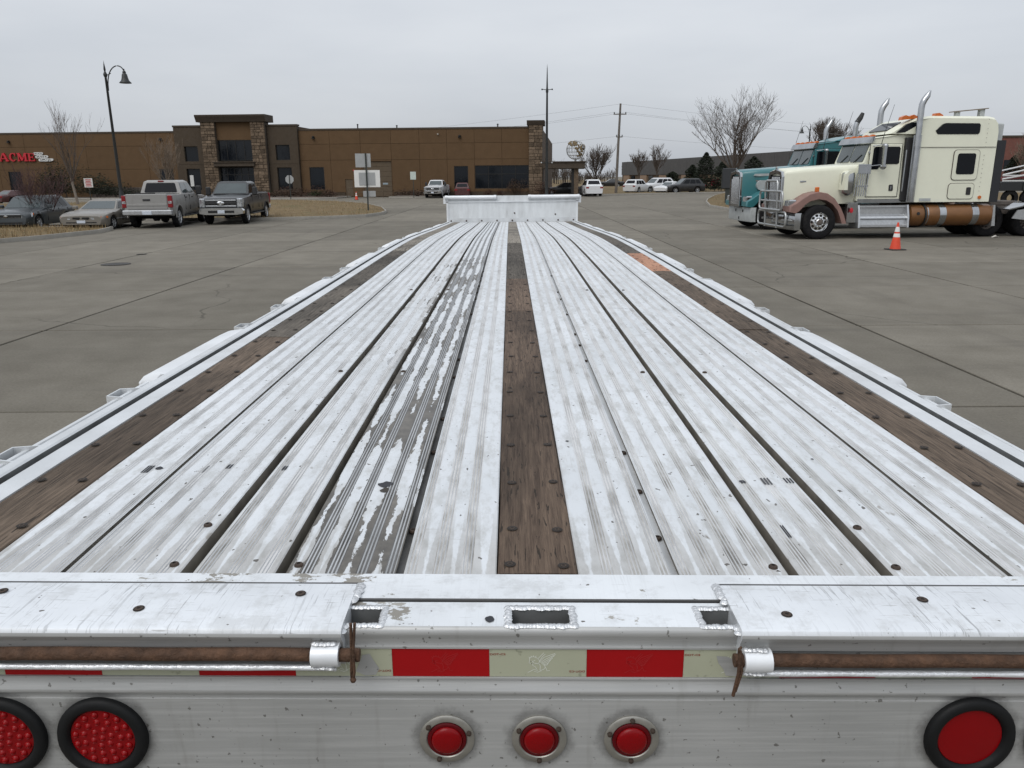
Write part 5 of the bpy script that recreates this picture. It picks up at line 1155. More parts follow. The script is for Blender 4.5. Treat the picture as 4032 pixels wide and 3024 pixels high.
def car(kind, paint, label, face='front', name=None, cat=None, group=None, style='alloy', far=False):
    s = SPEC[kind]; L, Wd, H = s['L'], s['W'], s['H']; xf = s['wb'] / 2 + s['fo']; xr = xf - L; hw = Wd / 2; pt = P_[paint]; gl = m_dglass if s['glass'] == 'd' else m_cglass
    root = thing(name or {'suv': 'parked_suv', 'sedan': 'parked_sedan', 'pickup': 'pickup_truck'}[kind], label, cat or {'suv': 'car', 'sedan': 'car', 'pickup': 'pickup truck'}[kind], group=group)
    xw = (s['wb'] / 2, -s['wb'] / 2); r = s['r']; Ra = r * 1.17
    xs = sorted({xr, xr + .06, xr + .2, xf, xf - .05, xf - .16, xf - .35, *[q + Ra * math.cos(R(t_)) for q in xw for t_ in range(0, 181, 15)], *[xr + .2 + (L - .55) * i / 9 for i in range(10)]})
    rings = []
    for x in xs:
        e = max(0, (x - (xf - .5)) / .5); b_ = max(0, ((xr + .45) - x) / .45); taper = 1 - .07 * e ** 2.2 - .07 * e ** 12 - .05 * b_ ** 2.2 - .05 * b_ ** 12; w = hw * taper
        b0, b1 = s['bonnet']; cf = s['cab'][0]
        if x > cf: t_ = (x - cf) / (xf - cf); top = b1 + (b0 - b1) * (.42 * t_ + .58 * t_ ** 7); bl = min(top - .05, s['belt'])
        elif 'bed' in s and x < s['cab'][1]: top = s['bed']; bl = top - .02
        elif 'boot' in s and x < s['cab'][1] + .1: top = s['boot'] - .10 * b_ ** 2; bl = top - .05
        else: top = s['belt'] + .02; bl = s['belt']
        if x <= xr + .06 and kind != 'pickup': top -= .05; bl -= .05
        zb = s['zb'] + .10 * e ** 2 + .06 * b_ ** 2; za = 0
        for q in xw:
            d = abs(x - q)
            if d < Ra - 1e-6: za = max(za, r + math.sqrt(Ra * Ra - d * d))
        z2 = max(zb + .10, za); z1 = max(zb, za); yi = w * .90 if za == 0 else w - .26
        zm = max(z2 + .03, (bl * .62 + .12)); bl = max(bl, zm + .04); top = max(top, bl + .012)
        half = [(yi, z1), (w * .965, z2), (w, max(z2 + .015, zm)), (w * .985, (zm + bl) / 2 + .05), (w * .955, bl), (w * .86, top - .004 if kind == 'pickup' else top)]
        R1 = [(x, y, z) for y, z in half] + [(x, 0, top + (.03 if x > cf else .005))] + [(x, -y, z) for y, z in half[::-1]] + [(x, 0, z1 if za == 0 else max(zb, .3))]
        rings.append(R1)
    n = len(rings[0]); mats = [0] * n; mats[0] = mats[n - 3] = 0; mats[n - 1] = mats[n - 2] = 1
    mb = MB(); mb.rings(rings, mats=mats); mb.build('body', [pt, m_under], root, 38)
    mb = MB(); mb.box(xr + .3, xf - .35, -hw * .62, hw * .62, s['zb'] - .02, s['belt'] * .8, 0); mb.build('underbody', m_under, root)
    # greenhouse
    cf, cr = s['cab']; tf, tr_ = s['top']; wb_, wt = s['wbelt'], s['wt']; zb = s['belt'] + .005; zt = H - .07
    base = [(cf, -wb_ * .93, zb), (cf, wb_ * .93, zb), (cr, wb_ * .95, zb), (cr, -wb_ * .95, zb)]; topl = [(tf, -wt * .95, zt), (tf, wt * .95, zt), (tr_, wt * .95, zt), (tr_, -wt * .95, zt)]
    cap = [(tf - .14, -wt * .78, H), (tf - .14, wt * .78, H), (tr_ + .14, wt * .78, H), (tr_ + .14, -wt * .78, H)]
    mb = MB(); mb.rings([base, topl, cap]); mb.build('cab_roof', pt, root, 25)
    B, T = base, topl
    def glass(nm, c, u0, u1, v0, v1, mt, rad=.05): mb = MB(); mb.panel(c, u0, u1, v0, v1, .008, .02, mt and 0, rad); mb.build(nm, mt, root)
    glass('windscreen', (B[0], B[1], T[1], T[0]), .05, .95, .06, .93, gl)
    glass('rear_window', (B[2], B[3], T[3], T[2]), .09, .91, .12 if kind != 'suv' else .25, .90, m_dglass if kind != 'sedan' else gl)
    cuts = {'suv': ((.10, .37), (.40, .66), (.69, .90)), 'sedan': ((.10, .45), (.48, .82)), 'pickup': ((.09, .47), (.52, .90))}[kind]
    for sd in (1, -1):
        c = (B[1], B[2], T[2], T[1]) if sd > 0 else (B[3], B[0], T[0], T[3])
        for u0, u1 in cuts:
            a_, b_ = (u0, u1) if sd > 0 else (1 - u1, 1 - u0)
            if not far or kind == 'suv': glass('side_window', c, a_, b_, .07, .88, gl if kind == 'pickup' and sd < 0 else m_dglass, .06)
    # wheels
    tm, rm = wheel_mesh(r, style)
    for q in xw:
        for sd in (1, -1):
            o = inst('wheel', tm, root, (q, sd * (hw - .15), r), (0, 0, 0 if sd > 0 else math.pi)); inst('rim', rm, o)
    if far and kind != 'pickup':
        for sd in (1, -1):
            mb = MB(); mb.box(xr - .01, xr + .12, *sorted((sd * (hw - .38), sd * (hw - .06))), s['belt'] - .28, s['belt'] - .10, 0, .02); mb.build('tail_lamp', m_tail, root)
            mb = MB(); mb.box(xf - .30, xf - .04, *sorted((sd * (hw - .55), sd * (hw - .14))), s['bonnet'][0] - .16, s['bonnet'][0] - .02, 0, .02); mb.build('headlight', m_hlamp, root)
        return root
    # fittings
    for sd in (1, -1):
        mb = MB(); m0 = (cf - .32, sd * (hw + .10), s['belt'] + .10); mb.box(m0[0] - .07, m0[0] + .08, m0[1] - .12, m0[1] + .10, m0[2] - (.10 if kind != 'pickup' else .16), m0[2] + (.08 if kind != 'pickup' else .24), 0, .035); mb.box(m0[0] - .03, m0[0] + .03, *sorted((sd * (hw - .1), m0[1])), m0[2] - .06, m0[2] - .02); mb.build('wing_mirror', pt if kind != 'pickup' else m_trim, root)
        for xh in ((-.15, -1.15) if kind != 'pickup' else (.12, -.85)): mb = MB(); mb.box(xh - .11, xh + .11, *sorted((sd * (hw * .985 - .01), sd * (hw * .985 + .025))), s['belt'] - .16, s['belt'] - .12, 0, .008); mb.build('door_handle', pt if kind != 'pickup' else m_trim, root)
        for xg in ((cf - .25, -.62, -1.55 if kind == 'suv' else -1.4) if kind != 'pickup' else (cf - .12, -.30, -1.02)): mb = MB(); mb.box(xg - .006, xg + .006, *sorted((sd * (hw * .93), sd * (hw * .997))), s['zb'] + .2, s['belt'] - .03); mb.build('door_seam', m_under, root)
    if kind == 'suv':
        mb = MB(); mb.prism([(-.60, .66), (-.66, .74), (-.62, .80), (.62, .80), (.66, .74), (.60, .66)], xf - .10, xf + .012, axis='x'); o = mb.build('grille', m_under, root)
        mb = MB(); mb.box(xf - .05, xf + .02, -.62, .62, .795, .82, 0, .008); mb.box(xf - .05, xf + .02, -.60, .60, .645, .665, 0, .008); mb.build('grille_surround', m_chrome, o)
        mb = MB(); mb.lathe([(.085, 0), (.085, .012), (0, .014)], 16, M=TM((xf + .012, 0, .735), ry=R(90)) @ Matrix.Diagonal((.55, 1, 1, 1))); mb.build('badge', m_chrome, o)
        mb = MB(); mb.box(xf - .2, xf + .005, -.66, .66, .33, .46, 0, .03); mb.build('lower_intake', m_under, root)
        for sd in (1, -1):
            mb = MB(); mb.hexa([(xf + .02, sd * .64, .64), (xf - .30, sd * .965, .70), (xf - .46, sd * .80, .80), (xf - .14, sd * .60, .74), (xf + .02, sd * .64, .775), (xf - .34, sd * .965, .89), (xf - .46, sd * .78, .92), (xf - .16, sd * .60, .80)]); mb.build('headlight', m_hlamp, root)
            mb = MB(); mb.box(xf - .44, xf - .35, *sorted((sd * .83, sd * .968)), .77, .88, 0, .01); mb.build('turn_signal', m_amber, root)
            mb = MB(); mb.box(xf - .28, xf - .07, *sorted((sd * .60, sd * .85)), .42, .56, 0, .03); mb.build('fog_lamp_recess', m_under, root); mb = MB(); mb.box(xf - .26, xf - .055, *sorted((sd * .58, sd * .86)), .395, .425, 0, .01); mb.build('fog_lamp_trim', m_rimg, root)
            mb = MB(); mb.box(xr - .01, xr + .26, *sorted((sd * .70, sd * .93)), .86, 1.00, 0, .02); mb.build('tail_lamp', m_tail, root)
            mb = MB(); mb.tube([(tf - .2, sd * wt * .86, H + .02), (tr_ + .1, sd * wt * .86, H + .02)], .02, 6); mb.build('roof_rail', m_trim, root)
    if kind == 'sedan':
        for y0 in (-.34, .03): mb = MB(); mb.prism([(y0, .56), (y0 + .03, .64), (y0 + .29, .64), (y0 + .32, .60), (y0 + .26, .52)], xf - .10, xf + .008, axis='x'); mb.build('grille', m_under, root)
        mb = MB(); mb.box(xf - .2, xf + .010, -.62, .62, .36, .42, 0, .015); mb.build('lower_intake', m_under, root)
        mb = MB(); mb.box(xf - .02, xf + .022, -.17, .17, .36, .49, 0, .005); mb.build('number_plate', m_plate_w, root)
        for sd in (1, -1):
            mb = MB(); mb.hexa([(xf + .012, sd * .40, .54), (xf - .02, sd * .79, .56), (xf - .30, sd * .70, .56), (xf - .12, sd * .40, .54), (xf + .012, sd * .40, .65), (xf - .03, sd * .79, .67), (xf - .32, sd * .68, .69), (xf - .14, sd * .40, .66)]); mb.build('headlight', m_hlamp, root)
            mb = MB(); mb.hexa([(xf + .004, sd * .80, .57), (xf - .36, sd * .965, .59), (xf - .50, sd * .85, .6), (xf - .30, sd * .72, .57), (xf - .004, sd * .80, .675), (xf - .36, sd * .962, .68), (xf - .5, sd * .85, .69), (xf - .30, sd * .72, .69)]); mb.build('turn_signal', m_amber, root)
            mb = MB(); mb.box(xf - .14, xf - .02, *sorted((sd * .52, sd * .70)), .36, .45, 0, .02); mb.build('fog_lamp', m_hlamp, root)
            mb = MB(); mb.box(xr - .02, xr + .25, *sorted((sd * .35, sd * .92)), .72, .88, 0, .02); mb.build('tail_lamp', m_tail, root)
            mb = MB(); mb.box(-1.6, 1.15, *sorted((sd * hw * .985, sd * (hw + .012))), .50, .53, 0, .005); mb.build('side_moulding', m_rimg, root)
    if kind == 'pickup':
        # nose
        mb = MB(); mb.box(xf - .12, xf + .02, -.72, .72, .80, 1.20, 0, .02); g_ = mb.build('grille', m_under, root)
        for z in (1.13, 1.00, .87): mb = MB(); mb.box(xf, xf + .045, -.70, .70, z - .035, z + .035, 0, .012); mb.build('grille_bar', m_rimg if z != 1.00 else m_trim, g_)
        mb = MB(); mb.lathe([(.17, 0), (.17, .02), (.145, .03), (0, .03)], 20, M=TM((xf + .045, 0, 1.0), ry=R(90)) @ Matrix.Diagonal((.5, 1, 1, 1))); mb.build('badge', m_chrome, g_)
        mb = MB(); mb.prism([(-1.0, .52), (-1.01, .66), (-.95, .77), (.95, .77), (1.01, .66), (1.0, .52), (.72, .47), (-.72, .47)], xf - .25, xf + .10, axis='x'); mb.build('front_bumper', m_chrome, root, 30)
        mb = MB(); mb.box(xf + .06, xf + .115, -.60, .60, .55, .66, 0, .01); mb.build('bumper_intake', m_under, root); mb = MB(); mb.box(xf + .10, xf + .13, -.16, .16, .53, .68, 0, .005); mb.build('number_plate', m_plate_w, root)
        for sd in (1, -1):
            mb = MB(); mb.box(xf - .30, xf + .035, *sorted((sd * .73, sd * .985)), .80, 1.21, 0, .03); mb.build('headlight', m_hlamp, root)
            mb = MB(); mb.box(xr - .015, xr + .16, *sorted((sd * .83, sd * 1.012)), .86, 1.36, 0, .02); tl = mb.build('tail_lamp', m_tail, root); mb = MB(); mb.box(xr - .02, xr + .10, *sorted((sd * .85, sd * 1.0)), 1.02, 1.13, 0, .01); mb.build('reversing_lamp', m_hlamp, tl)
            mb = MB(); mb.box(-1.35, 1.1, *sorted((sd * .82, sd * 1.02)), .42, .48, 0, .015); mb.build('side_step', m_trim, root)
            for q in xw: mb = MB(); mb.lathe([(Ra, .99 * hw - .02), (Ra, hw + .012), (Ra + .055, hw + .008), (Ra + .055, hw * .99 - .02)], 24, M=TM((q, 0, r), rx=R(-90 * sd))); vs = [(x, y, z) for x, y, z in mb.v]; fs = [f for f in mb.f if min(vs[i][2] for i in f) > r * .95]; us = sorted({i for f in fs for i in f}); ix = {v: k for k, v in enumerate(us)}; mb.v = [vs[i] for i in us]; mb.f = [tuple(ix[i] for i in f) for f in fs]; mb.m = [0] * len(fs); mb.build('wheel_arch_lip', pt, root, 40)
        # tail: gate, cap, bumper
        mb = MB(); mb.box(xr - .03, xr + .08, -.82, .82, .80, 1.42, 0, .02); tg = mb.build('tailgate', pt, root); mb = MB(); mb.box(xr - .045, xr - .02, -.80, .80, .93, 1.02, 0, .01); mb.build('tailgate_crease', pt, tg); mb = MB(); mb.box(xr - .05, xr - .02, -.15, .15, 1.14, 1.22, 0, .01); mb.build('tailgate_handle', m_trim, tg)
        mb = MB(); mb.box(xr + .02, xr + .12, -.34, .42, 1.40, 1.47, 0, .01); mb.build('gate_top_pad', m_trim, root)
        mb = MB(); mb.box(xr - .16, xr + .14, -.99, .99, .56, .76, 0, .03); mb.build('rear_bumper', m_rimg, root); mb = MB(); mb.box(xr - .18, xr - .15, -.19, .19, .58, .73, 0, .005); mb.build('number_plate', m_plate_w, root)
        mb = MB(); mb.box(xr + .10, s['cab'][1] - .03, -.80, .80, 1.36, 1.412); mb.build('bed_floor', m_under, root)
        mb = MB(); mb.box(tr_ - .03, tr_ + .06, -.12, .12, zt + .0, zt + .05, 0, .01); mb.build('high_brake_lamp', m_tail, root)
        for q in xw: mb = MB(); mb.tube([(q, -.8, r), (q, -.17, r), (q, -.1, r), (q, .1, r), (q, .17, r), (q, .8, r)], [.07, .07, .17, .17, .07, .07], 8); mb.build('axle', m_under, root)
    return root
def park(root, wheel, lx, ly, head, sc=1.07, zs=1.0):          # stand the car so that its wheel (lx, ly) touches the ground at `wheel`
    h = R(head); c, s_ = math.cos(h), math.sin(h); root.location = (wheel[0] - sc * (c * lx - s_ * ly), wheel[1] - sc * (s_ * lx + c * ly), 0); root.rotation_euler = (0, 0, h); root.scale = (sc, sc, sc * zs)
park(car('suv', 'slate', 'slate grey SUV parked behind the dark red shrub, facing the yard'), gp(150, 904), 1.39, .80, -84, .94, .86)
park(car('sedan', 'beige', 'beige silver sedan between the grey SUV and the silver pickup'), gp(443, 902), 1.405, .80, -85, .98, .86)
park(car('pickup', 'silver', 'silver crew-cab pickup seen from behind with red tail lamps', style='steel'), gp(704, 893), -2.03, -.88, 97, 1.0)
park(car('pickup', 'dark', 'dark grey crew-cab pickup facing the yard with chrome bumper', style='steel'), gp(973, 880), 2.03, .88, -85, .96)
def stand(root, px, D, head, sc): p = dp(px, D); root.location = (p.x, p.y, .0); root.rotation_euler = (0, 0, R(head)); root.scale = (sc, sc, sc); return root
stand(car('sedan', 'red', 'dark red sedan with red tail lamps beyond the grey SUV', far=True), 62, 70, 74, .8)
stand(car('pickup', 'white', 'white pickup facing the yard in front of the brown warehouse wall', style='steel'), 1722, 82, -95, .88)
stand(car('suv', 'red', 'dark red SUV seen from behind left of the wide right window', far=True), 1822, 82.6, 92, .86)
stand(car('suv', 'white', 'white SUV seen from behind, parked just right of the canopy post', far=True), 2325, 84.5, 94, 1.0)
stand(car('sedan', 'black', 'black sedan standing under the canopy beside the stone corner', far=True), 2215, 88, 186, .95)
G = 'cars parked beyond the drive'
stand(car('suv', 'white', 'white SUV, leftmost of the cars parked beyond the drive', far=True, group=G), 2512, 97, 52, .95)
stand(car('suv', 'white', 'tall white SUV with roof rails in the middle of the row beyond the drive', far=True, group=G), 2580, 99, 205, 1.05)
stand(car('sedan', 'white', 'low white sedan tucked against the dark SUV beyond the drive', far=True, group=G), 2632, 96, 232, .95)
stand(car('suv', 'black', 'dark SUV at the right end of the row beyond the drive', far=True, group=G), 2690, 95, 192, 1.0)
stand(car('sedan', 'dark', 'dark car far away behind the utility pole', far=True), 2400, 150, 180, 1.05)
# wheel stops in front of the two left cars
for px, lab in ((85, 'concrete wheel stop under the nose of the grey SUV'), (370, 'concrete wheel stop under the beige sedan')):
    p = dp(px, 34.6); mb = MB(); mb.prism([(-.09, 0), (-.07, .11), (-.04, .13), (.04, .13), (.07, .11), (.09, 0)], -.95, .95, axis='x'); o = mb.build('wheel_stop', m_kerb, None, 30, (p.x, p.y, 0)); tag(o, lab, 'wheel stop')
# small red sign beside the evergreen far right
small_sign('small red panel on a post beside the pointed evergreens', 2813, 99, .75, 1.55, 1.0, 0, M_simple('faded_red_panel', (.30, .03, .05), .6))
# ================================================================ THE TWO CONVENTIONAL TRACTORS
m_cream = M_paint('cream_paint', (.68, .685, .56), .06); m_teal = M_paint('teal_paint', (.032, .150, .165), .10); m_pink = M_simple('dusty_pink_primer', (.23, .135, .115), .55, 0, .12, 4, dirt=.25)
m_tgrey = M_simple('silver_stripe', (.36, .38, .38), .4); m_bronze = M_simple('bronze_tank_paint', (.17, .078, .028), .38, .25, .10, 3, dirt=.25, dirtcol=(.05, .03, .02)); m_steelp = M_simple('polished_steel', (.40, .41, .42), .13, .95, .15, 4)
m_tread = M_simple('tread_plate', (.50, .51, .52), .32, .8, .12, 14); m_frame2 = M_simple('dusty_chassis', (.10, .085, .075), .8, .1, .25, 5); m_tube = M_simple('brushed_guard_tube', (.42, .43, .43), .35, .75, .1, 8); m_soot = M_simple('sooty_pipe_tip', (.03, .03, .03), .8)
m_wind = M_simple('truck_windscreen', (.055, .068, .070), .05, 0, .25, 1.2, spec=.6); m_bfair = M_simple('black_side_fairing', (.014, .015, .018), .55)
CY = 1.30                                            # the tractor's centre line, measured in from its near tyres
def wheel_me(r, w, polished=True):
    Rm = Matrix.Rotation(R(90), 4, 'X'); mb = MB()
    mb.lathe([(r * .56, 0), (r * .62, .0), (r * .80, -.012), (r * .93, .01), (r * .99, .045), (r, .08), (r, w - .08), (r * .99, w - .045), (r * .93, w - .01), (r * .62, w), (r * .56, w), (r * .56, 0)], 44, M=Rm.inverted()); return mb.mesh('wheel', m_tyre, 40)
def rim_me(r, mt=None):
    Rm = Matrix.Rotation(R(90), 4, 'X').inverted(); mb = MB(); q = r * .60
    mb.lathe([(q, .02), (q * .95, .005), (q * .90, .02), (q * .86, .07), (q * .80, .075), (q * .46, .035), (q * .40, .0), (q * .36, -.03), (q * .30, -.06), (q * .16, -.075), (0, -.075)], 40, M=Rm, mats=[0] * 5 + [0, 0, 0, 2, 2])
    for k in range(10):
        a = 2 * math.pi * k / 10; pts = [(q * .655 + q * .115 * math.cos(t_), q * .105 * math.sin(t_)) for t_ in [2 * math.pi * i / 10 for i in range(10)]]; Mx = Rm @ Matrix.Rotation(a, 4, 'Z')
        mb.add([(x * 1.0, y * 1.35, .045 + (x / q - .655) * .11) for x, y in pts], [tuple(range(10))], 1, Mx)
        mb.lathe([(.022, .03), (.022, -.01), (0, -.015)], 6, 0, Mx @ Matrix.Translation((q * .44, 0, .0)))
    return mb.mesh('rim', mt or [m_polish, m_hole, m_frame2], 40)
TW, TWR, RIM, RIMR = wheel_me(.55, .32), wheel_me(.535, .62), rim_me(.55), rim_me(.535, [m_frame2, m_hole, m_frame2])  # rear rims coloured dark, so the shade they sit in is painted on
def arcpts(cx, cz, r, a0, a1, n): return [(cx + r * math.cos(R(a0 + (a1 - a0) * i / n)), cz + r * math.sin(R(a0 + (a1 - a0) * i / n))) for i in range(n + 1)]
def tractor(label, loc, rz, paint, fender, cream):
    root = thing('semi_truck', label, 'truck', loc, rz, 'conventional semi tractors'); pt = paint
    def B(nm, mt, *boxes, bev=.01, par=None):
        mb = MB()
        for b in boxes: mb.box(*b, 0, bev)
        return mb.build(nm, mt, par or root)
    # chassis
    for y in (CY - .45, CY + .38): B('frame_rail', m_frame2, (-.7, 8.6, y, y + .08, .72, 1.0))
    B('front_axle', m_under, (-.08, .08, .3, 2.3, .42, .56)); B('engine_block', m_under, (-.75, 1.3, CY - .36, CY + .36, .62, 1.15))
    for s_, y in ((0, .0), (1, 2 * CY - .32)):
        o = inst('wheel', TW, root, (0, y if s_ == 0 else 2 * CY, .55), (0, 0, 0 if s_ == 0 else math.pi)); inst('rim', RIM, o, (0, .03, 0))
    for xw_ in (5.95, 7.35):
        for s_ in (0, 1): o = inst('wheel', TWR, root, (xw_, .42 if s_ == 0 else 2 * CY - .42, .535), (0, 0, 0 if s_ == 0 else math.pi)); inst('rim', RIMR, o, (0, .10, 0))
        B('rear_axle', m_under, (xw_ - .09, xw_ + .09, .5, 2.1, .44, .62))
    # bonnet
    rings = []
    for x, hw, zt, zs, zb in ((-1.0, .60, 2.17, 2.05, .95), (-.95, .62, 2.225, 2.10, .95), (-.3, .70, 2.27, 2.15, 1.0), (.4, .80, 2.32, 2.20, 1.10), (1.0, .90, 2.36, 2.24, 1.12), (1.30, .94, 2.38, 2.25, 1.12)):
        rings.append([(x, CY - hw * .94, zb), (x, CY - hw, zb + .35), (x, CY - hw, zs - .05), (x, CY - hw * .985, zs + .04), (x, CY - hw * .90, zt - .025), (x, CY - hw * .55, zt), (x, CY, zt + .03), (x, CY + hw * .55, zt), (x, CY + hw * .90, zt - .025), (x, CY + hw * .985, zs + .04), (x, CY + hw, zs - .05), (x, CY + hw, zb + .35), (x, CY + hw * .94, zb)])
    mb = MB(); mb.rings(rings); hood = mb.build('bonnet', pt, root, 45)
    B('badge_plate', m_steelp, (-.50, -.08, CY - .70, CY - .655, 1.80, 1.86), par=hood)
    # grille in its bright shell
    mb = MB(); sh = [(CY - .60, .86), (CY - .60, 1.98), (CY - .50, 2.15), (CY - .10, 2.20), (CY, 2.235), (CY + .10, 2.20), (CY + .50, 2.15), (CY + .60, 1.98), (CY + .60, .86)]
    ins_ = [(CY - .49, .95), (CY - .49, 1.93), (CY - .42, 2.04), (CY - .08, 2.08), (CY, 2.12), (CY + .08, 2.08), (CY + .42, 2.04), (CY + .49, 1.93), (CY + .49, .95)]
    mb.rings([[(-.98, y, z) for y, z in sh], [(-1.07, y, z) for y, z in sh], [(-1.085, y + (CY - y) * .03, z - .01) for y, z in sh], [(-1.08, y, z) for y, z in ins_], [(-1.0, y, z) for y, z in ins_]], cap=False); gs = mb.build('grille_shell', m_steelp, root, 30)
    B('grille_core', m_under, (-1.02, -1.0, CY - .5, CY + .5, .92, 2.02), par=gs)
    for k in range(8): y = CY - .42 + .12 * k; mb = MB(); mb.tube([(-1.045, y, .94), (-1.045, y, 1.98 if abs(y - CY) < .38 else 1.90)], .026, 8); mb.build('grille_slat', m_polish, gs)
    mb = MB(); mb.tube([(-1.02, CY, 2.2), (-1.06, CY, 2.27), (-1.06, CY, 2.32)], [.04, .03, .035], 8); mb.build('mascot', m_steelp, root)
    # bumper
    mb = MB(); Yb = [(-.62, -.02), (-.80, .02), (-.86, .30), (-.88, CY), (-.86, 2 * CY - .30), (-.80, 2 * CY - .02), (-.62, 2 * CY + .02)]; zb0, zb1 = .30, .84
    mb.add([(x, y, z) for z in (zb0, zb0 + .05, zb1 - .03, zb1) for x, y in [(a_ - (.02 if z in (zb0 + .05, zb1 - .03) else 0), b_) for a_, b_ in Yb]], [(r_ * 7 + i, r_ * 7 + i + 1, r_ * 7 + 8 + i, r_ * 7 + 7 + i) for r_ in range(3) for i in range(6)]); bm = mb.build('front_bumper', m_steelp if cream else m_tgrey, root, 40)
    B('bumper_backing', m_under, (-.60, -.50, .1, 2 * CY - .1, .35, .80))
    for y, z in ((CY - .6, .7), (CY + .2, .7), (CY - .2, .42)): B('bumper_hole', m_under, (-.915, -.895, y - .04, y + .04, z - .05, z + .05), par=bm)
    # fenders
    out = [(-1.0, .88), (-1.0, 1.06), (-.82, 1.16), (-.62, 1.30), (-.38, 1.45), (-.10, 1.52), (.20, 1.47), (.46, 1.30), (.68, 1.02), (.82, .76), (.92, .50)]
    inn = [(-.80, .84), (-.70, .90), (-.62, .98), (-.52, 1.10), (-.34, 1.22), (-.08, 1.28), (.18, 1.24), (.40, 1.12), (.58, .92), (.68, .72), (.76, .50)]
    for s_ in (0, 1):
        def Y(y): return y if s_ == 0 else 2 * CY - y
        loops = []
        for y, k in ((.62, 0.0), (.14, 0.0), (.05, .03), (.02, .10), (.02, .5)):
            loops.append([(o_[0] + (i_[0] - o_[0]) * k, Y(y), o_[1] + (i_[1] - o_[1]) * k) for o_, i_ in zip(out, inn)])
        loops.append([(i_[0], Y(.03), i_[1]) for i_ in inn]); loops.append([(i_[0], Y(.62), i_[1]) for i_ in inn]); mb = MB(); n = len(out); vs = [p_ for l_ in loops for p_ in l_]
        mb.add(vs, [(a_ * n + i, a_ * n + i + 1, (a_ + 1) * n + i + 1, (a_ + 1) * n + i) for a_ in range(6) for i in range(n - 1)] + [tuple(a_ * n for a_ in range(7)), tuple(a_ * n + n - 1 for a_ in range(7))[::-1]]); mb.build('fender', fender, root, 50)
        B('turn_signal', m_amber, (-.17, -.05, *sorted((Y(.10), Y(.22))), 1.50, 1.66), bev=.02)
        mb = MB(); mb.box(-.98, -.72, *sorted((Y(.18), Y(.55))), 1.02, 1.26, 0, .04); hl = mb.build('headlight', m_steelp, root); B('headlamp_lens', m_hlamp, (-1.0, -.975, *sorted((Y(.21), Y(.36))), 1.05, 1.23), (-1.0, -.975, *sorted((Y(.38), Y(.52))), 1.05, 1.23), bev=.008, par=hl)
        B('step_skirt', m_steelp, (.93, 1.28, *sorted((Y(.10), Y(.30))), .52, 1.16))
    # cab: slanted screen, visor, door, glass
    y0, y1 = CY - 1.05, CY + 1.05; zr = 3.20
    prof = [(1.25, 1.25), (1.25, 2.34), (1.40, 2.40), (1.62, 3.10), (1.72, zr), (2.95, zr + .14), (2.95, 1.18), (1.5, 1.18)]
    mb = MB(); loops = [[(x, y, z - k * .05 * (z > 3)) for x, z in prof] for y, k in ((y0 + .06, 1), (y0, 1.6), (y1, 1.6), (y1 - .06, 1))]
    loops = [[(x + (.01 if i in (0, 3) else 0), y, z) for x, y, z in l_] for i, l_ in enumerate(loops)]; rr = [[l_[j] for l_ in loops] for j in range(len(prof))]
    mb.rings([[(x, (y0 + .10 if z > 2.5 else y0), z) for x, z in prof], [(x, y0 - .0 if z < 2.5 else y0 + .06, z - .03) for x, z in prof], [(x, y1 if z < 2.5 else y1 - .06, z - .03) for x, z in prof], [(x, y1 - .001 if z < 2.5 else y1 - .10, z) for x, z in prof]]); cab = mb.build('cab', pt, root, 30)
    for ya, yb in ((y0 + .13, CY - .03), (CY + .03, y1 - .13)):
        mb = MB(); mb.panel([(1.415, ya, 2.44), (1.415, yb, 2.44), (1.615, yb, 3.06), (1.615, ya, 3.06)][::-1] if False else [(1.405, yb, 2.44), (1.405, ya, 2.44), (1.612, ya, 3.06), (1.612, yb, 3.06)], 0, 1, 0, 1, .012, .03, 0, .07); w_ = mb.build('windscreen', m_wind, root)
        mb = MB(); mb.tube([(1.37, (ya + yb) / 2 + .1, 2.42), (1.45, (ya + yb) / 2 - .25, 2.66)], .014, 5); mb.build('wiper', m_trim, w_)
    mb = MB(); mb.prism([(1.50, 3.00), (1.485, 3.02), (1.52, 3.12), (1.58, 3.215), (1.68, 3.225), (1.66, 3.10), (1.60, 3.03)], y0 - .01, y1 + .01); mb.build('sun_visor', m_steelp, root, 20)
    for k in range(5): yk = y0 + .2 + k * (y1 - y0 - .4) / 4; mb = MB(); mb.prism([(1.60, 3.215), (1.61, 3.26), (1.67, 3.285), (1.75, 3.27), (1.77, 3.22)], yk - .055, yk + .055); mb.build('roof_marker_lamp', m_amber, root, 40)
    B('door', pt, (1.56, 2.60, y0 - .022, y0 + .01, 1.34, 2.98), bev=.015); D_ = [o for o in root.children if o.name.startswith('door')][-1]
    for (a_, b_, c_, d_) in ((1.545, 2.615, 1.325, 1.336), (1.545, 2.615, 2.985, 2.996)): B('door_seal', m_trim, (a_, b_, y0 - .012, y0, c_, d_), bev=0, par=D_)
    for xx in (1.545, 2.603): B('door_seal', m_trim, (xx, xx + .012, y0 - .012, y0, 1.33, 2.99), bev=0, par=D_)
    mb = MB(); pts = [(1.64, 2.20), (1.85, 2.20), (1.96, 2.36), (2.50, 2.36), (2.54, 2.40), (2.54, 2.85), (2.49, 2.90), (1.72, 2.90), (1.66, 2.85)]; mb.prism(pts, y0 - .034, y0 - .01); mb.build('door_window', m_dglass, D_)
    mb = MB(); mb.prism([(2.16 + .09 * math.cos(a_) ** 1 * 1 + .12, 0) for a_ in (0,)] * 0 or [(2.30, 1.52), (2.42, 1.52), (2.44, 1.56), (2.42, 1.72), (2.32, 1.72), (2.29, 1.68)], y0 - .036, y0 - .01); hd = mb.build('handle', m_trim, D_); B('handle_lever', m_steelp, (2.345, 2.375, y0 - .046, y0 - .03, 1.56, 1.68), bev=.005, par=hd)
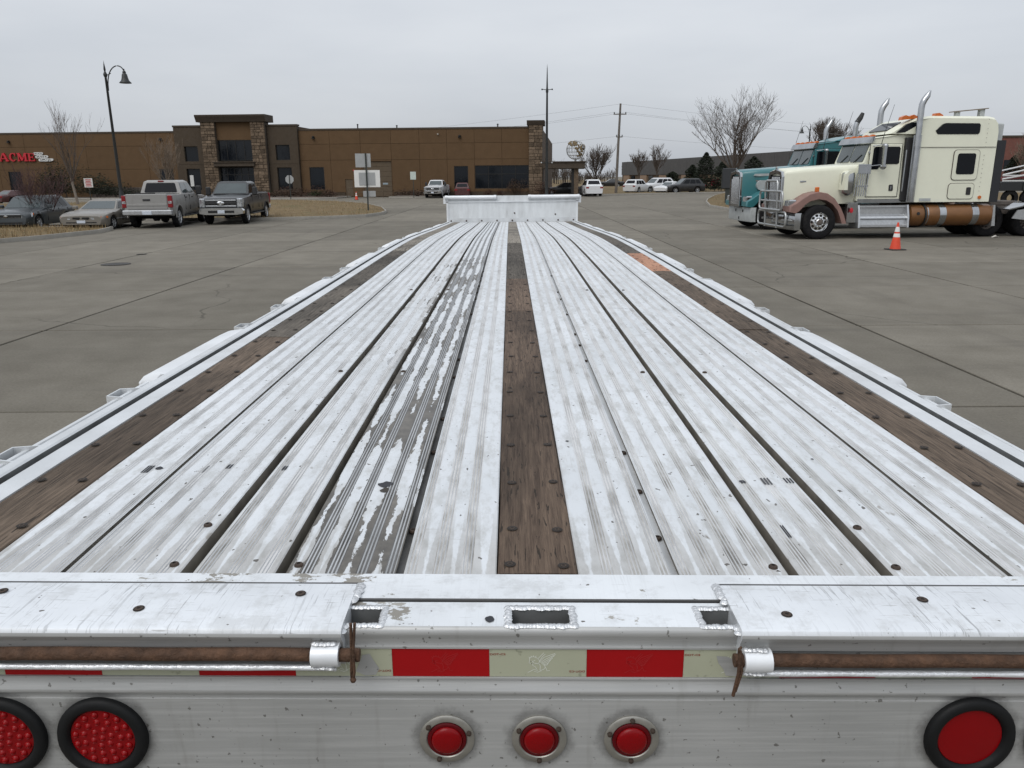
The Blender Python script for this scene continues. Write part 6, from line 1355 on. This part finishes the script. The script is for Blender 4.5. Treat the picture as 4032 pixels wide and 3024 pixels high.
    B('door_hinge', m_steelp, (1.50, 1.56, y0 - .03, y0, 2.70, 2.76), bev=.005, par=D_); B('door_hinge', m_steelp, (1.50, 1.56, y0 - .03, y0, 1.6, 1.66), bev=.005, par=D_)
    B('sill_trim', m_steelp, (1.3, 2.95, y0 - .015, y0 + .1, 1.14, 1.27)); B('grab_rail', m_steelp, (2.70, 2.74, y0 - .09, y0 - .05, 1.5, 2.8))
    # mirrors and aerials
    for s_ in (0, 1):
        ym = (y0 - .30) if s_ == 0 else (y1 + .30); yb = y0 if s_ == 0 else y1
        mb = MB(); mb.rings([[(1.83 + a_, ym + b_, z) for a_, b_ in ((-.02, -.12), (.06, -.12), (.10, -.06), (.10, .08), (.04, .12), (-.02, .12))] for z in (2.28, 2.92)]); mr = mb.build('mirror', m_steelp, root, 40)
        mb = MB(); mb.ball((1.88, ym, 2.28), (.10, .12, .10), 10); mb.ball((1.88, ym, 2.92), (.09, .12, .07), 10); mb.build('mirror_end', m_steelp, mr, 60)
        for z in (2.34, 2.96): mb = MB(); mb.tube([(1.62, yb, z - .04), (1.84, ym, z)], .016, 6); mb.build('mirror_bracket', m_steelp, mr)
        mb = MB(); mb.tube([(1.75, ym, 2.98), (1.80, ym - .02, 3.3), (2.0, ym - .05, 4.15)], [.012, .009, .005], 5); mb.build('aerial', m_trim, root)
    # air cleaner and the slatted guard behind it
    for s_ in (0, 1):
        def Y(y): return y if s_ == 0 else 2 * CY - y
        mb = MB(); mb.lathe([(.05, 1.38), (.19, 1.46), (.205, 1.5), (.205, 2.02), (.19, 2.10), (.05, 2.14)], 24, M=TM((.93, Y(.26), 0))); ac = mb.build('air_cleaner', m_steelp, root, 40)
        mb = MB(); mb.prism([(.72, 1.56), (.74, 2.06), (.82, 2.15), (.98, 2.17), (.98, 2.10), (.86, 2.06), (.82, 1.98), (.84, 1.56)], *sorted((Y(.02), Y(.42)))); mb.build('intake_scoop', pt, ac, 30)
        if cream:
            for k in range(6): mb = MB(); mb.tube([(1.08 + k * .075, Y(.06), 1.36), (1.12 + k * .075, Y(.06), 2.08)], .016, 6); mb.build('guard_bar', m_steelp, ac)
            B('guard_plate', m_steelp, (1.14, 1.56, *sorted((Y(.05), Y(.08))), 2.06, 2.36), bev=.01, par=ac); B('guard_plate', m_steelp, (1.08, 1.52, *sorted((Y(.05), Y(.08))), 1.66, 1.70), bev=.005, par=ac)
    B('gap_shade_strip', m_trim, (2.70, 2.96, y0 - .055, y0 + .1, 1.20, 3.18), bev=.02)  # dark strip added to stand for the shaded gap behind the cab
    # sleeper
    ys0, ys1 = CY - 1.18, CY + 1.18
    if cream:
        sp = [(2.98, 1.16), (2.98, 3.28), (2.20, 3.30), (2.30, 3.42), (2.78, 3.70), (3.05, 3.79), (3.45, 3.84), (5.35, 3.82), (5.55, 3.78), (5.64, 3.66), (5.66, 3.40), (5.66, 1.16)]
    else:
        sp = [(2.98, 1.16), (2.98, 3.25), (2.35, 3.28), (2.75, 3.40), (3.3, 3.50), (4.6, 3.52), (4.75, 3.46), (4.80, 3.3), (4.80, 1.16)]
    def inset_y(z): return .0 if z < 2.9 else .02 + .12 * max(0, (z - 3.3) / .5) ** 1.6
    n = len(sp); lp = [[(x, ys0 + .05 + inset_y(z), z) for x, z in sp], [(x, ys0 + inset_y(z) * .7, z - (.07 if z > 3.3 else 0)) for x, z in sp], [(x, ys1 - inset_y(z) * .7, z - (.07 if z > 3.3 else 0)) for x, z in sp], [(x, ys1 - .05 - inset_y(z), z) for x, z in sp]]
    lp = [[(x - .0, y + (.18 if x < 2.9 else 0) * (1 if i < 2 else -1), z) for x, y, z in l_] for i, l_ in enumerate(lp)]
    c0, c1 = [(x + (.05 if x < 4 else -.05), ys0 + .35 + (.1 if x < 2.9 else 0), z + (.012 if z > 3.3 else .0)) for x, z in sp], [(x + (.05 if x < 4 else -.05), ys1 - .35 - (.1 if x < 2.9 else 0), z + (.012 if z > 3.3 else .0)) for x, z in sp]
    mb = MB(); mb.rings([lp[1], lp[0] if False else lp[1], lp[2]], cap=True); mb.f = mb.f; mb2 = MB(); mb2.rings([lp[1], [(x, ys0 + .10 + inset_y(z), z) for (x, z), q_ in zip(sp, lp[0])] if False else lp[0], lp[3], lp[2]]); slp = mb2.build('sleeper', pt, root, 28)
    yo = ys0 - .012
    def SP(nm, mt, pts, par=slp, ya=None, th=.03): mb = MB(); ya = yo if ya is None else ya; mb.prism(pts, ya, ya + th); return mb.build(nm, mt, par)
    def rrect(xa, xb, za, zb, r_): return [q_ for cx, cz, a0 in ((xb - r_, zb - r_, 0), (xa + r_, zb - r_, 90), (xa + r_, za + r_, 180), (xb - r_, za + r_, 270)) for q_ in arcpts(cx, cz, r_, a0, a0 + 90, 4)]
    if cream:
        SP('side_window', m_dglass, [(3.62, 3.30), (3.58, 3.38), (3.80, 3.58), (3.88, 3.61), (4.98, 3.60), (5.03, 3.55), (5.03, 3.32), (4.98, 3.27), (3.66, 3.27)], ya=yo + .015, th=.10)
        SP('front_side_window', m_dglass, [(2.36, 3.33), (2.66, 3.58), (2.80, 3.64), (3.32, 3.62), (3.30, 3.56), (3.04, 3.34)], ya=yo + .13, th=.12)
        mb = MB(); mb.panel([(2.27, CY + .62, 3.42), (2.27, CY - .62, 3.42), (2.72, CY - .62, 3.68), (2.72, CY + .62, 3.68)], 0, 1, 0, 1, .01, .03, 0, .06); mb.build('roof_screen', m_dglass, slp)
        SP('window_surround', pt, rrect(4.28, 5.12, 1.86, 2.78, .10), ya=yo - .008); SP('surround_seam', m_frame2, rrect(4.265, 5.135, 1.845, 2.795, .11), ya=yo - .002)
        SP('bunk_window', m_dglass, rrect(4.40, 5.00, 2.03, 2.68, .07), ya=yo - .020)
        SP('locker_seam', m_frame2, rrect(4.215, 5.095, 1.245, 1.755, .11), ya=yo - .002); lk = SP('locker_door', pt, rrect(4.23, 5.08, 1.26, 1.74, .10), ya=yo - .010); SP('handle', m_trim, rrect(4.83, 4.98, 1.38, 1.62, .03), par=lk, ya=yo - .024)
        SP('body_seam', m_frame2, [(3.02, 2.865), (5.64, 2.865), (5.64, 2.88), (3.02, 2.88)], ya=yo + .006, th=.01)
        SP('vent_plate', m_tgrey, [(3.30, 1.19), (3.68, 1.19), (3.68, 1.28), (3.30, 1.28)], ya=yo - .004)
        SP('side_marker_lamp', m_amber, arcpts(5.32, 1.30, .055, 0, 330, 11), ya=yo - .02)
        for k in range(16): SP('rivet', m_frame2, arcpts(5.28, 1.5 + .14 * k if k < 9 else 1.62 + .14 * k, .010, 0, 288, 4), ya=yo + .004, th=.01)
        for s_ in (0, 1): yf = sorted((ys0 + .02, ys0 + .10)) if s_ == 0 else sorted((ys1 - .1, ys1 - .02)); mb = MB(); mb.prism([(5.68, 1.14), (5.97, 1.14), (5.97, 3.08), (5.68, 3.08)], *yf); mb.build('side_fairing', m_bfair, root)
        B('roof_unit', m_tgrey, (5.70, 5.98, CY - .95, CY - .2, 3.02, 3.62), bev=.04)
        for x in (2.52, 2.78, 3.62): mb = MB(); mb.prism([(x, 3.70 + (x - 2.4) * .12), (x + .02, 3.80 + (x - 2.4) * .10), (x + .14, 3.86 + (x - 2.4) * .06), (x + .26, 3.82 + (x - 2.4) * .04), (x + .28, 3.74 + (x - 2.4) * .06)], CY - .95, CY - .75); mb.build('roof_marker_lamp', m_amber, root, 40)
        B('rack_post', m_tgrey, (4.46, 4.60, CY - .7, CY - .56, 3.80, 3.98)); B('rack_post', m_tgrey, (5.26, 5.42, CY - .7, CY - .54, 3.78, 4.06)); mb = MB(); mb.hexa([(4.36, CY - .75, 3.97), (5.50, CY - .75, 4.07), (5.50, CY - .45, 4.07), (4.36, CY - .45, 3.97), (4.36, CY - .75, 4.00), (5.50, CY - .75, 4.10), (5.50, CY - .45, 4.10), (4.36, CY - .45, 4.00)]); mb.build('rack_board', M_simple('weathered_board', (.20, .165, .13), .8), root)
    else:
        SP('side_window', m_dglass, [(3.4, 2.5), (4.2, 2.5), (4.2, 3.0), (3.4, 3.0)])
        yd = CY - .80
        mb = MB(); mb.prism(arcpts(-.30, 1.66, .19, 90, 270, 8) + [(.95, 1.47), (.95, 1.93), (.40, 1.95), (.36, 1.85)], yd - .02, yd + .12); mb.build('silver_stripe', m_tgrey, hood)
        mb = MB(); mb.prism([(-.60, 2.02), (-.55, 2.09), (1.0, 2.13), (1.0, 2.06), (-.4, 2.0)], yd + .06, yd + .2); mb.build('silver_stripe', m_tgrey, hood)
    # exhaust stacks
    for s_ in (0, 1):
        def Y(y): return y if s_ == 0 else 2 * CY - y
        top = 4.28 if cream else (3.95 if s_ == 0 else 3.9); yx = Y(.12)
        mb = MB(); mb.prism([(2.84, 1.16), (2.84, 3.24), (3.10, 3.24), (3.10, 1.16)], *sorted((Y(.06), Y(.10)))); hs = mb.build('exhaust_shroud', m_steelp, root)
        for zz in [1.5 + .09 * k for k in range(14)] if s_ == 0 else (): mb = MB(); mb.box(2.925, 2.955, Y(.005), Y(.06), zz, zz + .05, 0); mb.build('shroud_slot', m_trim, hs)
        mb = MB(); mb.tube([(2.97, yx - (.06 if s_ == 0 else -.06), 1.2), (2.97, yx - (.06 if s_ == 0 else -.06), top - .25), (2.975, yx - (.06 if s_ == 0 else -.06), top - .12), (3.03, yx - (.06 if s_ == 0 else -.06), top + .02), (3.12, yx - (.06 if s_ == 0 else -.06), top + .15), (3.19, yx - (.06 if s_ == 0 else -.06), top + .30)], [.095, .095, .095, .094, .088, .03 if cream else .06], 16); st_ = mb.build('exhaust_stack', m_steelp, root, 50)
        if not cream and s_ == 0: mb = MB(); mb.tube([(3.0, yx - .06, top - .04), (3.04, yx - .06, top + .03), (3.12, yx - .06, top + .15), (3.19, yx - .06, top + .31)], [.10, .097, .092, .065], 14); mb.build('sooty_tip', m_soot, st_, 50)
    # steps, tank
    for s_ in (0, 1):
        def Y(y): return y if s_ == 0 else 2 * CY - y
        mb = MB(); mb.prism([(Y(.60), 1.06), (Y(.16), 1.06), (Y(.16), 1.00), (Y(.22), .98), (Y(.22), .78), (Y(.06), .72), (Y(.02), .66), (Y(.10), .60), (Y(.08), .46), (Y(.0), .44), (Y(.0), .38), (Y(.60), .38)], 1.34, 2.92, axis='x'); sb = mb.build('step_box', m_tread, root, 20)
        for xa in (1.28, 2.92): mb = MB(); mb.prism([(Y(.62), 1.08), (Y(.12), 1.08), (Y(.0), .72), (Y(-.04), .36), (Y(.62), .36)], xa, xa + .06, axis='x'); mb.build('step_cheek', m_tread, sb)
        tkm = m_bronze if cream else m_steelp; x1 = 5.80 if cream else 4.9
        mb = MB(); mb.lathe([(0, 3.02), (.25, 3.03), (.335, 3.08), (.345, 3.12), (.345, 3.50), (.335, 3.515)], 32, M=TM((0, Y(.36), .735), ry=R(90))); tk = mb.build('fuel_tank', tkm, root, 40)
        mb = MB(); mb.lathe([(.335, 3.585), (.345, 3.60), (.345, x1 - .04), (.335, x1), (.25, x1 + .03), (0, x1 + .04)], 32, M=TM((0, Y(.36), .735), ry=R(90))); mb.build('fuel_tank', tkm, root, 40)
        mb = MB(); mb.lathe([(.36, 3.52), (.36, 3.58)], 32, M=TM((0, Y(.36), .735), ry=R(90))); mb.lathe([(.352, 3.615), (.352, 3.645)], 32, 1, M=TM((0, Y(.36), .735), ry=R(90))); mb.build('tank_band', [m_trim, m_steelp], tk)
        for xs_ in (4.02, 5.12) if cream else (3.9, 4.5): mb = MB(); mb.lathe([(.345, xs_), (.353, xs_), (.353, xs_ + .22), (.345, xs_ + .22)], 32, M=TM((0, Y(.36), .735), ry=R(90))); mb.build('tank_strap', m_steelp, tk, 30)
        mb = MB(); mb.lathe([(.05, 0), (.05, .03), (0, .035)], 14, M=TM((3.28, Y(.025), .80), rx=R(90 if s_ == 0 else -90))); mb.build('tank_cap', m_trim, tk)
        mb = MB(); mb.prism([(x1 + .02, .38), (x1 + .14, .38), (x1 + .06, 1.05), (x1 + .0, 1.05)], *sorted((Y(.04), Y(.60)))); mb.build('tank_bracket', m_tread, root)
        # quarter fender behind
        mb = MB(); mb.prism([(6.30, .92), (6.75, 1.02), (6.9, 1.10), (8.1, 1.10), (8.1, 1.07), (6.9, 1.07), (6.78, .99), (6.32, .89)], *sorted((Y(.0), Y(.66)))); mb.build('quarter_fender', m_steelp, root, 20)
        mb = MB(); mb.prism([(6.45, .62), (6.95, .56), (7.10, .95), (6.60, .88)], *sorted((Y(-.02), Y(.02)))); mb.build('splash_plate', m_tread, root)
    B('fifth_wheel', m_frame2, (6.2, 7.1, CY - .45, CY + .45, 1.0, 1.16), bev=.03)
    for x in (6.15, 6.5): mb = MB(); mb.tube([(x, CY - .40, .75), (x + .25, CY - .40, 1.05), (x + .3, CY - .1, 1.1)], .04, 6); mb.build('suspension_arm', m_rust, root)
    if cream:                                        # tubular bull bar
        mb = MB()
        def loop(ya, yb, za, zb, x, r_=.13, tr=.036):
            p_ = []
            for cy, cz, a0 in ((yb - r_, zb - r_, 0), (ya + r_, zb - r_, 90), (ya + r_, za + r_, 180), (yb - r_, za + r_, 270)):
                p_ += [(x, cy + r_ * math.cos(R(a0 + t_)), cz + r_ * math.sin(R(a0 + t_))) for t_ in (0, 30, 60, 90)]
            mb_ = MB(); mb_.tube(p_ + [p_[0]], tr, 8); return mb_
        gd = loop(.08, 2 * CY - .08, .40, .86, -1.10).build('bull_bar', m_tube, root, 60)
        loop(.30, 2 * CY - .30, .92, 1.52, -1.17).build('guard_loop', m_tube, gd, 60)
        for y in (CY - .52, CY + .52): mb = MB(); mb.tube([(-1.11, y, .34), (-1.13, y, .86), (-1.17, y, 1.5), (-1.17, y, 1.78), (-1.165, y + (.08 if y < CY else -.08), 1.86)], .036, 8); mb.build('guard_upright', m_tube, gd, 60)
        mb = MB(); mb.tube([(-1.165, CY - .45, 1.86), (-1.165, CY + .45, 1.86)], .036, 8); mb.build('guard_top', m_tube, gd, 60); mb = MB(); mb.tube([(-1.14, .3, 1.20), (-1.14, 2 * CY - .3, 1.20)], .03, 8); mb.build('guard_cross', m_tube, gd, 60)
        for y in (.45, 2 * CY - .45): mb = MB(); mb.tube([(-.8, y, .6), (-1.10, y, .6)], .04, 6); mb.build('guard_mount', m_tube, gd)
        mb = MB(); mb.lathe([(.055, 0), (.05, .03), (0, .04)], 12, M=TM((1.02, -.0, .92), rx=R(90)) @ Matrix.Diagonal((1, 1.6, 1, 1))); mb.build('red_emblem', m_sred, root)
    return root
T0 = gp(3220, 943)
tractor('cream semi truck with pink front fenders, bull bar and bronze fuel tank', (T0.x, T0.y, 0), R(3), m_cream, m_pink, True)
p = dp(3046, 30.2); tractor('teal semi truck with silver hood stripe parked behind the cream truck', (p.x, p.y, 0), R(3), m_teal, m_teal, False)
# flat equipment carrier glimpsed behind the cream truck's sleeper
p = dp(3950, 50); m_wrail, m_blk, m_dred = M_simple('white_rail', (.55, .56, .56), .45), M_simple('black_beam', (.015, .016, .018), .5), M_simple('dark_red_beam', (.15, .015, .018), .5)
eq = thing('equipment_carrier', 'black and red equipment carrier with white ramp rails at the right edge', 'trailer', (p.x, p.y, 0), R(2))
mb = MB(); mb.box(-.2, 9, 0, 2.2, .98, 1.52, 0, .02); mb.build('deck_beam', m_blk, eq)
for za, zb, y in ((1.95, 3.3, 0), (1.70, 2.75, 0), (1.95, 3.3, 2.0)): mb = MB(); mb.tube([(-.2, y, za), (6, y, zb)], .055, 6); mb.build('ramp_rail', m_wrail, eq)
for z in (1.60, 1.92): mb = MB(); mb.box(-.2, 9, -.04, .0, z - .04, z + .04); mb.build('deck_rail', m_wrail, eq)
mb = MB(); mb.hexa([(-.2, .05, 1.62), (6, .05, 2.2), (6, .3, 2.2), (-.2, .3, 1.62), (-.2, .05, 1.80), (6, .05, 2.6), (6, .3, 2.6), (-.2, .3, 1.80)]); mb.build('red_beam', m_dred, eq)
mb = MB(); mb.box(1.2, 5, -.05, -.01, 1.02, 1.48); mb.build('side_panel', m_blk, eq)
for x in (.6, 1.8, 7.5):
    mb = MB(); mb.lathe([(.25, 0), (.5, 0), (.52, .06), (.52, .22), (.25, .28)], 24, M=TM((x, .1, .52), rx=R(-90))); o = mb.build('wheel', m_tyre, eq, 40)
for x in (2.5, 6.5): mb = MB(); mb.box(x, x + .15, .4, 1.8, 0, 1.0); mb.build('support_leg', m_blk, eq)
